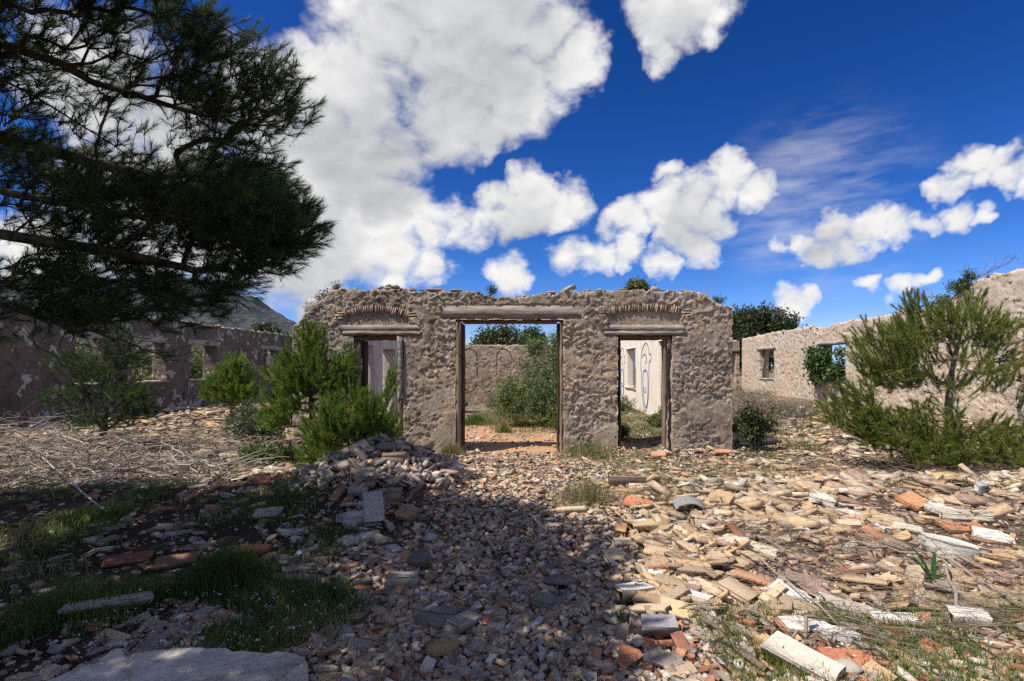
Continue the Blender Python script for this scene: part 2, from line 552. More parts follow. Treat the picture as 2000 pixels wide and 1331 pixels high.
M = {}
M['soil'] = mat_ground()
M['front'] = mat_masonry('weathered_masonry', (0.19, 0.148, 0.112), (0.385, 0.318, 0.25), (0.54, 0.465, 0.38), (0.48, 0.30, 0.165), warm_at=0.55)
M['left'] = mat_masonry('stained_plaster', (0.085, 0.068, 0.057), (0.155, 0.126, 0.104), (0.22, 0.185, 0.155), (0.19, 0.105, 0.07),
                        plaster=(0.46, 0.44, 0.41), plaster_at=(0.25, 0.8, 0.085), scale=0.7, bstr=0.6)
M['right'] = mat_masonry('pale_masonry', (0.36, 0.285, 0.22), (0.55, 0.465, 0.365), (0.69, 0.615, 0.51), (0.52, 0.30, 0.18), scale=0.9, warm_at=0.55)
M['back'] = mat_masonry('brown_masonry', (0.22, 0.165, 0.125), (0.42, 0.33, 0.255), (0.56, 0.46, 0.36), (0.33, 0.20, 0.12), scale=0.9)
M['cream'] = mat_plain('cream_plaster', (0.76, 0.68, 0.56), (0.84, 0.78, 0.68), 2.2, bstr=0.15)
M['grey_plaster'] = mat_plain('grey_plaster', (0.30, 0.265, 0.235), (0.44, 0.40, 0.36), 2.0, stretch=(1, 1, 0.35), bstr=0.2)
M['worn_white'] = mat_plain('worn_white_paint', (0.40, 0.36, 0.34), (0.66, 0.62, 0.58), 1.6, stretch=(1, 1, 0.3), bstr=0.2)
M['lintel'] = mat_plain('old_lintel', (0.21, 0.175, 0.145), (0.41, 0.365, 0.315), 7.0, stretch=(0.25, 1, 2.5), bstr=0.8)
M['timber'] = mat_plain('old_timber', (0.16, 0.115, 0.08), (0.36, 0.28, 0.21), 10.0, stretch=(2.5, 2.5, 0.2), bstr=0.8)
M['dark_timber'] = mat_plain('dark_timber', (0.035, 0.026, 0.02), (0.10, 0.07, 0.05), 10.0, stretch=(2.5, 2.5, 0.2), bstr=0.8)
M['red_timber'] = mat_plain('reddish_timber', (0.13, 0.062, 0.032), (0.25, 0.13, 0.07), 10.0, stretch=(0.2, 2.5, 2.5), bstr=0.8)
M['piece'] = mat_rubble('rubble_piece', True)
M['bits'] = mat_rubble('rubble_bits', False)
M['needle'] = mat_leaf('pine_needles', 0.42, 0.5)
M['leaf'] = mat_leaf('leaves', 0.30, 0.5, 0.35)
M['grass'] = mat_leaf('grass_blades', 0.35, 0.6)
M['bark'] = mat_plain('bark', (0.06, 0.045, 0.035), (0.17, 0.135, 0.105), 14.0, bstr=0.8)
M['pale_bark'] = mat_plain('pale_bark', (0.16, 0.135, 0.115), (0.36, 0.32, 0.28), 14.0, bstr=0.6)
M['dry'] = mat_leaf('dry_wood', 0.0, 0.85, 0.15)
M['paint_blue'] = mat_plain('blue_spray', (0.03, 0.20, 0.55), (0.10, 0.34, 0.70), 20, bstr=0)
M['paint_violet'] = mat_plain('violet_spray', (0.13, 0.09, 0.22), (0.30, 0.24, 0.42), 20, bstr=0)
M['paint_black'] = mat_plain('black_spray', (0.03, 0.03, 0.03), (0.09, 0.08, 0.075), 20, bstr=0)


# ------------------------------------------------------------------ ground
def build_ground():
    def axis(a, b, step, far):
        core = np.arange(a, b + 1e-6, step)
        g = [step * 1.6]
        while g[-1] < far: g.append(g[-1] * 1.35)
        g = np.cumsum(g); g = g[g < far * 1.2]
        return np.concatenate([(a - g)[::-1], core, b + g])
    xs = axis(-13.5, 13.5, 0.09, 4000); ys = axis(1.2, 22.0, 0.09, 4000)
    X, Y = np.meshgrid(xs, ys)
    Z = terrain(X, Y) + 0.028 * (fbm(X * 7, Y * 7, 3, 31) - 0.5) * sstep(-np.hypot(X, Y), -40, -20)
    nx, ny = len(xs), len(ys)
    idx = np.arange(nx * ny).reshape(ny, nx)
    F = np.stack([idx[:-1, :-1], idx[:-1, 1:], idx[1:, 1:], idx[1:, :-1]], -1).reshape(-1, 4)
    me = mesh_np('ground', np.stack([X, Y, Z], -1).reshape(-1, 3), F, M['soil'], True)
    setting(obj('ground', me))


build_ground()


# ------------------------------------------------------------------ walls
def axis_with_breaks(a, b, cell, breaks):
    pts = sorted(set([a, b] + [x for x in breaks if a < x < b]))
    out = []
    for p, q in zip(pts[:-1], pts[1:]):
        n = max(1, int(round((q - p) / cell)))
        out += list(np.linspace(p, q, n + 1)[:-1])
    return np.array(out + [b])


def wall_solid(name, u0, u1, z0, top, thick, cell, openings, relief, place, mat, back_relief=None, ragged=0.03, layers=5, seed=1):
    """a wall with real thickness, ragged head and openings. relief(u,z): how far the face stands out.
    place(u, w, z): local to world, w = depth from the face."""
    zt = max(float(np.max(top(np.linspace(u0, u1, 400)))), z0 + 0.5) + cell
    us = axis_with_breaks(u0, u1, cell, [x for o in openings for x in o[:2]])
    zs = axis_with_breaks(z0, zt, cell, [x for o in openings for x in o[2:4]])
    uc, zc = (us[1:] + us[:-1]) / 2, (zs[1:] + zs[:-1]) / 2
    UC, ZC = np.meshgrid(uc, zc)
    mask = ZC < top(UC)
    for (a, b, c, d) in openings:
        mask &= ~((UC > a) & (UC < b) & (ZC > c) & (ZC < d))
    nz, nu = mask.shape
    U, Z = np.meshgrid(us, zs)
    vid = np.arange(U.size).reshape(U.shape)
    # pull boundary vertices about so that the broken edges are not straight
    ju = ragged * (fbm(U * 9, Z * 9, 3, seed + 50) - 0.5) * 2
    jz = ragged * (fbm(U * 9 + 40, Z * 9, 3, seed + 60) - 0.5) * 2
    near_open = np.zeros(U.shape)
    for (a, b, c, d) in openings:
        near_open = np.maximum(near_open, ((U > a - 0.02) & (U < b + 0.02) & (Z > c - 0.02) & (Z < d + 0.02)) * 1.0)
    damp = 1 - 0.55 * near_open
    Uj, Zj = U + ju * damp, Z + jz * damp
    Zj[0] = z0
    d0 = relief(U, Z)
    d1 = (back_relief or relief)(U + 31.7, Z)
    front = np.stack(place(Uj, -d0, Zj), -1).reshape(-1, 3)
    back = np.stack(place(Uj, thick + d1, Zj), -1).reshape(-1, 3)
    n = U.size
    V = [front, back]
    ii, jj = np.nonzero(mask)
    q = np.stack([vid[ii, jj], vid[ii, jj + 1], vid[ii + 1, jj + 1], vid[ii + 1, jj]], -1)
    Q = [q, q[:, ::-1] + n]
    # edges of the mask become reveals, heads and ends
    pad = np.pad(mask, 1)
    E = []
    a, b = pad[1:-1, 1:], pad[1:-1, :-1]
    r, c = np.nonzero(a != b); E.append(np.stack([vid[r, c], vid[r + 1, c]], -1))
    a, b = pad[1:, 1:-1], pad[:-1, 1:-1]
    r, c = np.nonzero(a != b); E.append(np.stack([vid[r, c], vid[r, c + 1]], -1))
    E = np.concatenate(E)
    bv = np.unique(E)
    lut = np.full(n, -1); lut[bv] = np.arange(len(bv))
    L = [bv]
    base = 2 * n
    Ub, Zb = Uj.ravel()[bv], Zj.ravel()[bv]
    da, db = d0.ravel()[bv], d1.ravel()[bv]
    no = near_open.ravel()[bv]
    for k in range(1, layers):
        f = k / layers
        w = -da * (1 - f) + (thick + db) * f
        amp = ragged * (1.3 - 0.6 * no)
        uu = Ub + amp * (fbm(Ub * 8 + 5 * k, Zb * 8 + w * 9, 2, seed + 70) - 0.5) * 2
        zz = Zb + amp * (fbm(Ub * 8 + 5 * k + 90, Zb * 8 + w * 9, 2, seed + 71) - 0.5) * 2
        V.append(np.stack(place(uu, w, zz), -1))
        L.append(base + np.arange(len(bv))); base += len(bv)
    L.append(bv + n)
    e = lut[E]
    for k in range(layers):
        A, B = L[k], L[k + 1]
        Q.append(np.stack([A[e[:, 0]], A[e[:, 1]], B[e[:, 1]], B[e[:, 0]]], -1))
    V = np.concatenate(V); Q = np.concatenate(Q)
    used = np.unique(Q)
    re = np.full(len(V), -1); re[used] = np.arange(len(used))
    return mesh_np(name, V[used], re[Q], mat), (us, zs, mask)


def rough_relief(seed, amp=1.0, cw=0.13, ch=0.09, slant=0.35):
    def f(u, z):
        zz = z + slant * u
        wu = u + 0.06 * (fbm(u * 6, z * 6, 2, seed + 3) - 0.5)
        wz = zz + 0.06 * (fbm(u * 6, z * 6, 2, seed + 4) - 0.5)
        bare = sstep(fbm(u * 1.1 + 3, z * 1.1, 3, seed + 30), 0.40, 0.62)
        g1 = facets(wu / cw, wz / ch, seed, 2.2)
        g2 = facets((wu + .3 * wz) / (cw * .42), wz / (ch * .40), seed + 5, 2.4)
        g3 = facets((wu - .4 * wz) / (cw * .20), wz / (ch * .22), seed + 6, 2.0)
        rid = 1 - np.abs(2 * fbm(u * 7 + z * 4, z * 12 - u * 6, 4, seed + 9, 0.6) - 1)
        big = fbm(u * 1.6, z * 1.6, 3, seed + 20) - 0.5
        fine = fbm(u * 21, z * 27, 3, seed + 40, 0.75) - 0.5
        calm = sstep(fbm(u * 1.9 + 11, z * 2.3 + 4, 4, seed + 33, 0.6), 0.50, 0.62)
        amp_ = amp * (1 - 0.72 * calm)
        return 0.012 * calm + amp_ * (0.020 * (0.3 + 0.7 * bare) * g1 + 0.020 * g2 + 0.017 * g3 + 0.020 * (rid - 0.6) + 0.035 * big + 0.020 * fine)
    return f


def rock_mesh(name, seed, sub=2, flat=0.5, angular=0.6, rough=0.18, mat=None):
    import bmesh
    bm = bmesh.new()
    bmesh.ops.create_icosphere(bm, subdivisions=sub, radius=1.0)
    r = np.random.default_rng(seed)
    P = np.array([v.co[:] for v in bm.verts])
    F = np.array([[v.index for v in f.verts] for f in bm.faces])
    bm.free()
    P *= 1 + rough * r.normal(0, 1, (len(P), 1))
    for k in range(7):          # flat broken faces
        nrm = r.normal(0, 1, 3); nrm /= np.linalg.norm(nrm)
        cut = 0.36 + 0.4 * r.random()
        d = P @ nrm
        over = np.maximum(d - cut, 0)
        P -= over[:, None] * nrm * angular * 1.5
    P *= np.array([1.0, 0.72 + 0.25 * r.random(), flat])
    P /= np.abs(P[:, 0]).max()
    return mesh_np(name, P, F, mat)


ROCKS = [rock_mesh('stone', 100 + k, 2, 0.45 + 0.06 * (k % 5), 0.66, 0.07, M['piece']) for k in range(10)]
STONE_TINTS = [(0.40, 0.34, 0.285), (0.35, 0.295, 0.25), (0.46, 0.385, 0.30), (0.46, 0.31, 0.19), (0.31, 0.255, 0.215), (0.48, 0.42, 0.36), (0.39, 0.32, 0.265)]


def wall_stones(root, n, place, grid, size, reliefs, seed, tints, orient, skip=None):
    """stones of the masonry that show on the face, each one a part of the wall"""
    us, zs, mask = grid
    r = np.random.default_rng(seed)
    got = []
    tries = 0
    while len(got) < n and tries < n * 60:
        tries += 1
        u = r.uniform(us[0] + .05, us[-1] - .05); z = r.uniform(max(zs[0], 0.05), zs[-1])
        s = r.uniform(*size)
        j = min(np.searchsorted(us, u) - 1, mask.shape[1] - 1); i = min(np.searchsorted(zs, z) - 1, mask.shape[0] - 1)
        m = max(1, int(s * 0.8 / (us[1] - us[0])))
        if not mask[max(0, i - m):i + m + 1, max(0, j - m):j + m + 1].all(): continue
        if skip and skip(u, z): continue
        if any((u - a) ** 2 + (z - b) ** 2 < (0.85 * (s + c)) ** 2 for a, b, c in got): continue
        got.append((u, z, s))
        d = float(reliefs(np.array([u]), np.array([z]))[0])
        me = ROCKS[r.integers(len(ROCKS))]
        o = obj('stone', me, root, color=np.array(tints[r.integers(len(tints))]) * r.uniform(0.85, 1.15))
        o.location = place(u, -d + s * 0.27, z)
        o.rotation_euler = orient(r)
        o.scale = (s, s * r.uniform(0.55, 0.9), s * r.uniform(0.45, 0.7))


FY = 9.6
FT = 0.46
OPEN = [(-3.36, -2.42, -0.3, 2.20), (-1.44, 0.576, -0.3, 2.49), (1.60, 2.62, -0.3, 2.20)]


def front_top(u):
    u = np.asarray(u, float)
    t = np.interp(u, [-4.6, -4.42, -4.30, -4.1, -3.85, -3.72, -3.0, -1.0, -0.75, -0.3, 0.2, 0.6, 2.0, 3.05, 3.3, 3.42, 3.46, 3.75],
                  [2.30, 2.42, 2.56, 2.72, 2.94, 3.05, 3.06, 3.02, 2.92, 2.90, 2.98, 3.02, 3.03, 3.02, 2.92, 2.84, 2.78, 2.70])
    return t + 0.05 * (fbm(u * 5, u * 0 + 3.3, 3, 77) - 0.5) + 0.03 * (hash01(np.floor(u / 0.11), np.floor(u * 0), seed=5) - 0.5)


def front_relief():
    base = rough_relief(21, 1.0)
    def f(u, z):
        d = base(u, z)
        # patches where the old render still sits smooth, low on the piers and beside the middle door
        sm = sstep(fbm(u * 1.3 + 5, z * 1.3, 3, 90), 0.52, 0.62) * sstep(-z, -1.3, -0.3)
        sm = np.maximum(sm, sstep(u, -1.74, -1.60) * sstep(-u, 1.30, 1.44) * sstep(-z, -0.85, -0.75))
        d = d * (1 - 0.8 * sm) + 0.028 * sm
        # the bed of the two brick arches and the smooth fields under them stand back
        for (cx, zc, R, hw) in ((-2.92, 2.637, 1.70, 0.60), (2.11, 2.666, 2.94, 0.69)):
            arc = np.hypot(u - cx, z - (zc - R))
            inn = (arc < R) & (np.abs(u - cx) < hw) & (z > 2.36)
            ring = (arc >= R) & (arc < R + 0.135) & (np.abs(u - cx) < hw)
            d = np.where(inn, d * 0.45 - 0.028, np.where(ring, d * 0.3 - 0.006, d))
        # the beams are let into the wall: the face is cut back round them
        for (a, b, c, e) in ((-1.72, 0.92, 2.50, 2.765), (-3.60, -2.08, 2.19, 2.40), (1.29, 2.90, 2.19, 2.40)):
            beam = (u > a) & (u < b) & (z > c) & (z < e)
            d = np.where(beam, -0.014, d)
        return d
    return f


def build_front():
    root = empty('ruined_wall', (-0.36, FY + FT / 2, 0), 'ruined stone wall facing the rubble with one wide and two narrow doorways', 'wall')
    inv = Vector((-0.36, FY + FT / 2, 0))
    place = lambda u, w, z: (u - inv.x, FY + w - inv.y, z)
    rel = front_relief()
    me, grid = wall_solid('masonry', -4.50, 3.74, -0.25, front_top, FT, 0.026, OPEN, rel, place, M['front'], rough_relief(5, 0.8), 0.035, seed=3)
    obj('masonry', me, root)

    def P(o, x, y, z):
        o.location = (x - inv.x, y - inv.y, z)
    # concrete beam over the wide doorway, timber-like beams over the narrow ones
    mb = MB(); mb.beam(-1.73, 0.93, -0.006, FT * 0.55, -0.115, 0.12, 26, 0.0035)
    o = obj('lintel', mb.mesh('lintel', M['lintel']), root); P(o, 0, FY, 2.635)
    o['label'] = 'long grey beam over the wide doorway'
    for (a, b) in ((-3.62, -2.06), (1.27, 2.92)):
        mb = MB()
        mb.beam(a, b, -0.006, FT * 0.5, 0.055, 0.165, 14, 0.004)
        mb.beam(a + 0.06, b - 0.05, -0.026, FT * 0.5, -0.015, 0.05, 14, 0.004)
        o = obj('lintel', mb.mesh('lintel', M['lintel']), root); P(o, 0, FY, 2.225)
    # rough pieces of the frames left in the three doorways
    def post(x0, x1, z0, z1, y0, y1, mat, name='door_jamb', lean=0.0):
        mb = MB(); mb.beam(z0, z1, y0, y1, x0, x1, 10, 0.005)
        me = mb.mesh(name, mat)
        V = np.empty(len(me.vertices) * 3, np.float32); me.vertices.foreach_get('co', V); V = V.reshape(-1, 3)
        W = np.stack([V[:, 2] + lean * (V[:, 0] - z0), V[:, 1], V[:, 0]], -1)
        me.vertices.foreach_set('co', W.ravel()); me.update()
        o = obj(name, me, root); P(o, 0, FY, 0)
        return o

    def head(x0, x1, z0, z1, y0, y1, mat):
        mb = MB(); mb.beam(x0, x1, y0, y1, z0, z1, 8, 0.004)
        o = obj('door_head', mb.mesh('door_head', mat), root); P(o, 0, FY, 0)
    # wide doorway
    post(-1.43, -1.35, -0.05, 2.45, -0.01, 0.30, M['timber']); post(-1.355, -1.315, -0.05, 2.43, 0.10, 0.40, M['dark_timber'])
    post(0.475, 0.515, -0.05, 2.43, 0.10, 0.40, M['dark_timber']); post(0.52, 0.572, -0.05, 2.45, 0.0, 0.16, M['timber'])
    head(-1.31, 0.47, 2.44, 2.485, 0.06, 0.36, M['red_timber'])
    # narrow doorway behind the pines
    post(-3.345, -3.25, -0.05, 2.10, 0.02, 0.12, M['timber']); post(-3.24, -3.19, 0.0, 2.10, 0.13, 0.36, M['dark_timber'])
    post(-2.52, -2.43, 1.05, 2.16, -0.05, 0.06, M['lintel']); post(-2.53, -2.46, -0.05, 1.02, 0.03, 0.12, M['timber']); post(-2.57, -2.54, 0.0, 2.10, 0.13, 0.36, M['dark_timber'])
    head(-3.34, -2.54, 2.12, 2.19, 0.02, 0.30, M['red_timber'])
    # narrow doorway with the cream room behind
    post(1.62, 1.665, -0.05, 2.12, 0.05, 0.38, M['dark_timber']); post(2.47, 2.52, -0.05, 2.12, 0.05, 0.20, M['timber'])
    post(2.53, 2.60, 1.95, 2.12, 0.02, 0.14, M['timber'])
    head(1.64, 2.60, 2.125, 2.19, 0.03, 0.34, M['red_timber'])
    # brick arches: every brick is a part
    r = np.random.default_rng(8)
    bricks = []
    for k in range(5):
        mb = MB(); mb.box(-.5, .5, -.5, .5, -.5, .5, 0.07); bricks.append(mb.mesh('brick', M['piece']))
    clay = [(0.38, 0.28, 0.20), (0.33, 0.23, 0.165), (0.42, 0.32, 0.235), (0.28, 0.205, 0.155), (0.42, 0.36, 0.29)]
    for (cx, crown, half, n, rise) in ((-2.92, 2.637, 0.575, 31, 0.10), (2.11, 2.666, 0.66, 35, 0.075)):
        R = (half ** 2 + rise ** 2) / (2 * rise)
        amax = math.asin(half / R)
        for i in range(n):
            a = -amax + 2 * amax * (i + 0.5) / n + r.normal(0, 0.002)
            rr = R + 0.067 + r.normal(0, 0.005)
            zc = crown - R
            o = obj('brick', bricks[i % 5], root, color=np.array(clay[r.integers(5)]) * r.uniform(0.8, 1.2))
            P(o, cx + rr * math.sin(a), FY + 0.058 + r.normal(0, 0.007), zc + rr * math.cos(a))
            o.rotation_euler = (r.normal(0, .04), a + r.normal(0, 0.04), r.normal(0, .06))
            o.scale = (2 * amax * R / n * r.uniform(.76, .96), 0.15, 0.130 + r.normal(0, 0.009))
        for s in (-1, 1):           # the stacked bricks that carry the arch
            for k in range(3):
                o = obj('brick', bricks[k], root, color=np.array(clay[r.integers(5)]) * r.uniform(0.9, 1.15))
                P(o, cx + s * (half + 0.135 - 0.02 * k + r.normal(0, .01)), FY + 0.055, crown - rise - 0.02 + 0.05 * k)
                o.rotation_euler = (0, r.normal(0, 0.04), r.normal(0, 0.05)); o.scale = (0.15, 0.15, 0.036)
    # stones on the face
    def skip(u, z):
        for (cx, half) in ((-2.92, 0.78), (2.11, 0.85)):
            if abs(u - cx) < half and z > 2.15: return True
        return (-1.8 < u < 1.0 and 2.42 < z < 2.84)
    wall_stones(root, 290, place, grid, (0.030, 0.080), rel, 4, STONE_TINTS,
                lambda r: (math.pi / 2 + r.normal(0, .25), r.uniform(-0.9, 0.2), r.normal(0, .2)), skip)
    # big blocks bared at the broken right end
    for (x, z, s, c) in ((3.58, 2.52, .15, (0.40, 0.24, 0.13)), (3.63, 2.36, .13, (0.40, 0.25, 0.15)), (3.60, 2.18, .15, (0.46, 0.36, 0.26)), (3.64, 1.95, .14, (0.40, 0.34, 0.28)),
                         (3.62, 1.2, .14, (0.42, 0.34, 0.27)), (3.66, 0.86, .17, (0.44, 0.33, 0.23)), (3.60, 0.6, .14, (0.40, 0.34, 0.28)), (3.66, 0.3, .15, (0.38, 0.32, 0.26)),
                         (2.70, 1.62, .10, (0.42, 0.26, 0.16)), (2.70, 1.3, .11, (0.42, 0.30, 0.2)), (2.69, 0.95, .10, (0.44, 0.26, 0.15)), (2.70, 0.6, .11, (0.36, 0.28, 0.22)), (2.69, 0.3, .10, (0.42, 0.36, 0.3))):
        o = obj('stone', ROCKS[int(z * 10) % 10], root, color=c)
        P(o, x, FY + 0.10, z); o.rotation_euler = (math.pi / 2 + .2, 0.3 * math.sin(9 * z), z); o.scale = (s, s * .7, s)
    return root


def side_place(x, inv, sgn):
    """walls that run away from the camera: u is the distance Y, sgn +1 when the face looks towards -X"""
    return lambda u, w, z: (x + sgn * w - inv[0], u - inv[1], z)


def build_left():
    X0 = -12.0
    inv = (X0, 18.0)
    root = empty('long_wall', (X0, 18.0, 0), 'long shaded wall with a row of empty windows beyond the pines', 'wall')
    ops = [(10.15, 11.35, -0.3, 2.5), (13.40, 14.55, 1.13, 2.42), (15.3, 16.85, 1.13, 2.42), (17.95, 19.45, 1.13, 2.42), (22.85, 24.3, 1.13, 2.42)]
    base = rough_relief(41, 0.7, 0.2, 0.14)
    def rel(u, z):
        d = base(u, z)
        sm = sstep(fbm(u * 0.7, z * 0.9, 3, 12), 0.40, 0.52)
        pier = sstep(u, 16.95, 17.02) * sstep(-u, -17.85, -17.78)
        sm = np.maximum(sm, pier) * sstep(-z, -2.75, -2.6) * (1 - 0.7 * sstep(u, 19.6, 20.4) * sstep(-u, -22.6, -22.0))
        return d * (1 - 0.85 * sm) + 0.03 * sm + 0.03 * pier
    top = lambda u: 3.16 + 0.09 * (fbm(np.asarray(u, float) * 4, np.asarray(u) * 0 + 1.5, 3, 15) - 0.5) - 0.5 * sstep(np.asarray(u, float), 25.6, 26.2)
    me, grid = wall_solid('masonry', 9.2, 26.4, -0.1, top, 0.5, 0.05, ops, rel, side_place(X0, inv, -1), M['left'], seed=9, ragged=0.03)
    obj('masonry', me, root)
    for (a, b, c, d) in ops:
        mb = MB(); mb.beam(a - 0.22, b + 0.22, -0.035, 0.3, 0.0, 0.17, 10, 0.008)
        me = mb.mesh('lintel', M['grey_plaster'])
        o = obj('lintel', me, root, rot=(0, 0, math.pi / 2), loc=(0, -18.0, d - 0.01))
        if c > 0:
            mb = MB(); mb.beam(a - 0.03, b + 0.03, -0.05, 0.5, 0.0, 0.05, 10, 0.01)
            obj('window_sill', mb.mesh('window_sill', M['grey_plaster']), root, rot=(0, 0, math.pi / 2), loc=(0, -18.0, c - 0.015))
    # loose masonry bits along the head of the wall
    r = np.random.default_rng(12)
    for k in range(70):
        y = r.uniform(14, 26); s = r.uniform(.05, .12)
        o = obj('stone', ROCKS[k % 10], root, color=np.array(STONE_TINTS[k % 7]) * 1.25)
        o.location = (-r.uniform(0, .4), y - 18, float(top(y)) + 0.02); o.rotation_euler = (r.normal(0, .3), r.normal(0, .3), r.uniform(0, 6)); o.scale = (s, s * .8, s * .7)
    return root


def right_top(u):
    u = np.asarray(u, float)
    t = np.interp(u, [10.5, 12.5, 13.04, 13.95, 14.3, 14.8, 15.6, 17.65, 19.9, 20.6, 21.05, 21.3, 21.7, 22.0, 25.5, 27, 29.3],
                  [4.15, 4.0, 3.99, 3.92, 3.84, 3.52, 3.38, 3.36, 3.32, 3.24, 3.22, 3.02, 3.04, 3.32, 3.32, 3.28, 3.2])
    return t + 0.09 * (fbm(u * 4, u * 0 + 7.7, 3, 25) - 0.5)


def build_right():
    X0 = 12.0
    inv = (X0, 20.0)
    root = empty('side_wall', (X0, 20.0, 0), 'sunlit pale stone wall with ivy in its window, rising towards its near end', 'wall')
    ops = [(15.9, 17.3, 1.02, 2.52), (19.6, 21.35, 1.02, 2.52), (25.4, 27.1, 1.0, 2.52)]
    rel = rough_relief(61, 1.1, 0.2, 0.12, 0.2)
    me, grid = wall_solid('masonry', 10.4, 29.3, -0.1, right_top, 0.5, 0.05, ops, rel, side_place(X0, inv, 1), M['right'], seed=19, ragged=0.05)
    obj('masonry', me, root)
    for (a, b, c, d) in ops:
        mb = MB(); mb.beam(-b - 0.2, -a + 0.2, -0.06, 0.3, 0.0, 0.13, 10, 0.012)
        obj('lintel', mb.mesh('lintel', M['grey_plaster']), root, rot=(0, 0, -math.pi / 2), loc=(0, -20.0, d - 0.01))
        mb = MB(); mb.beam(-b - 0.03, -a + 0.03, -0.04, 0.5, 0.0, 0.05, 10, 0.012)
        obj('window_sill', mb.mesh('window_sill', M['grey_plaster']), root, rot=(0, 0, -math.pi / 2), loc=(0, -20.0, c - 0.015))
        for y in (a + 0.05, b - 0.05):
            mb = MB(); mb.box(0.16, 0.24, y - 0.04, y + 0.04, c, d)
            obj('window_frame', mb.mesh('window_frame', M['timber']), root, loc=(0, -20.0, 0))
    pl = side_place(X0, inv, 1)
    tints = [tuple(1.35 * np.array(c)) for c in STONE_TINTS]
    wall_stones(root, 220, pl, grid, (0.06, 0.16), rel, 6, tints, lambda r: (math.pi / 2 + r.normal(0, .2), r.uniform(-0.4, 0.4), -math.pi / 2 + r.normal(0, .2)))
    r = np.random.default_rng(13)
    for k in range(60):
        y = r.uniform(12, 29); s = r.uniform(.06, .16)
        o = obj('stone', ROCKS[k % 10], root, color=np.array(tints[k % 7]))
        o.location = (r.uniform(0, .4), y - 20, float(right_top(y)) + 0.02); o.rotation_euler = (r.normal(0, .3), r.normal(0, .3), r.uniform(0, 6)); o.scale = (s, s * .8, s * .7)
    # the cross wall that closes it at the far end, with a doorway
    root2 = empty('cross_wall', (11.0, 29.6, 0), 'short wall with a tall doorway at the far end of the pale wall', 'wall')
    place = lambda u, w, z: (u - 11.0, w, z)
    me, g = wall_solid('masonry', 7.0, 11.95, -0.1, lambda u: 3.15 + 0.1 * (fbm(np.asarray(u, float) * 4, np.asarray(u) * 0, 3, 4) - .5), 0.45, 0.06, [(10.6, 11.75, -0.3, 2.45)], rough_relief(71, 1.0, .2, .12), place, M['back'], seed=29)
    obj('masonry', me, root2)
    mb = MB(); mb.beam(-0.6, 0.95, -0.05, 0.3, 0, 0.14, 6, 0.01); obj('lintel', mb.mesh('lintel', M['dark_timber']), root2, loc=(0, 0, 2.44))


def ribbon(pts, w, close=False):
    """a painted line: thin strip along 2D points in the plane (a, b)"""
    P = np.array(pts, float)
    # smooth by Catmull-Rom
    Q = []
    n = len(P)
    for i in range(n if close else n - 1):
        p0, p1, p2, p3 = P[(i - 1) % n if close else max(i - 1, 0)], P[i], P[(i + 1) % n], P[(i + 2) % n if close else min(i + 2, n - 1)]
        for t in np.linspace(0, 1, 7)[:-1]:
            Q.append(0.5 * (2 * p1 + (p2 - p0) * t + (2 * p0 - 5 * p1 + 4 * p2 - p3) * t ** 2 + (3 * p1 - p0 - 3 * p2 + p3) * t ** 3))
    Q.append(P[0] if close else P[-1])
    Q = np.array(Q)
    T = np.gradient(Q, axis=0); T /= np.linalg.norm(T, axis=1, keepdims=True) + 1e-9
    N = np.stack([-T[:, 1], T[:, 0]], -1)
    ww = (w * (0.75 + 0.5 * fbm(np.arange(len(Q)) * 0.21, np.zeros(len(Q)), 2, 3)))[:, None]
    A, B = Q - N * ww, Q + N * ww
    V = np.concatenate([A, B]); m = len(Q)
    F = np.array([(i, i + 1, m + i + 1, m + i) for i in range(m - 1)])
    return V, F


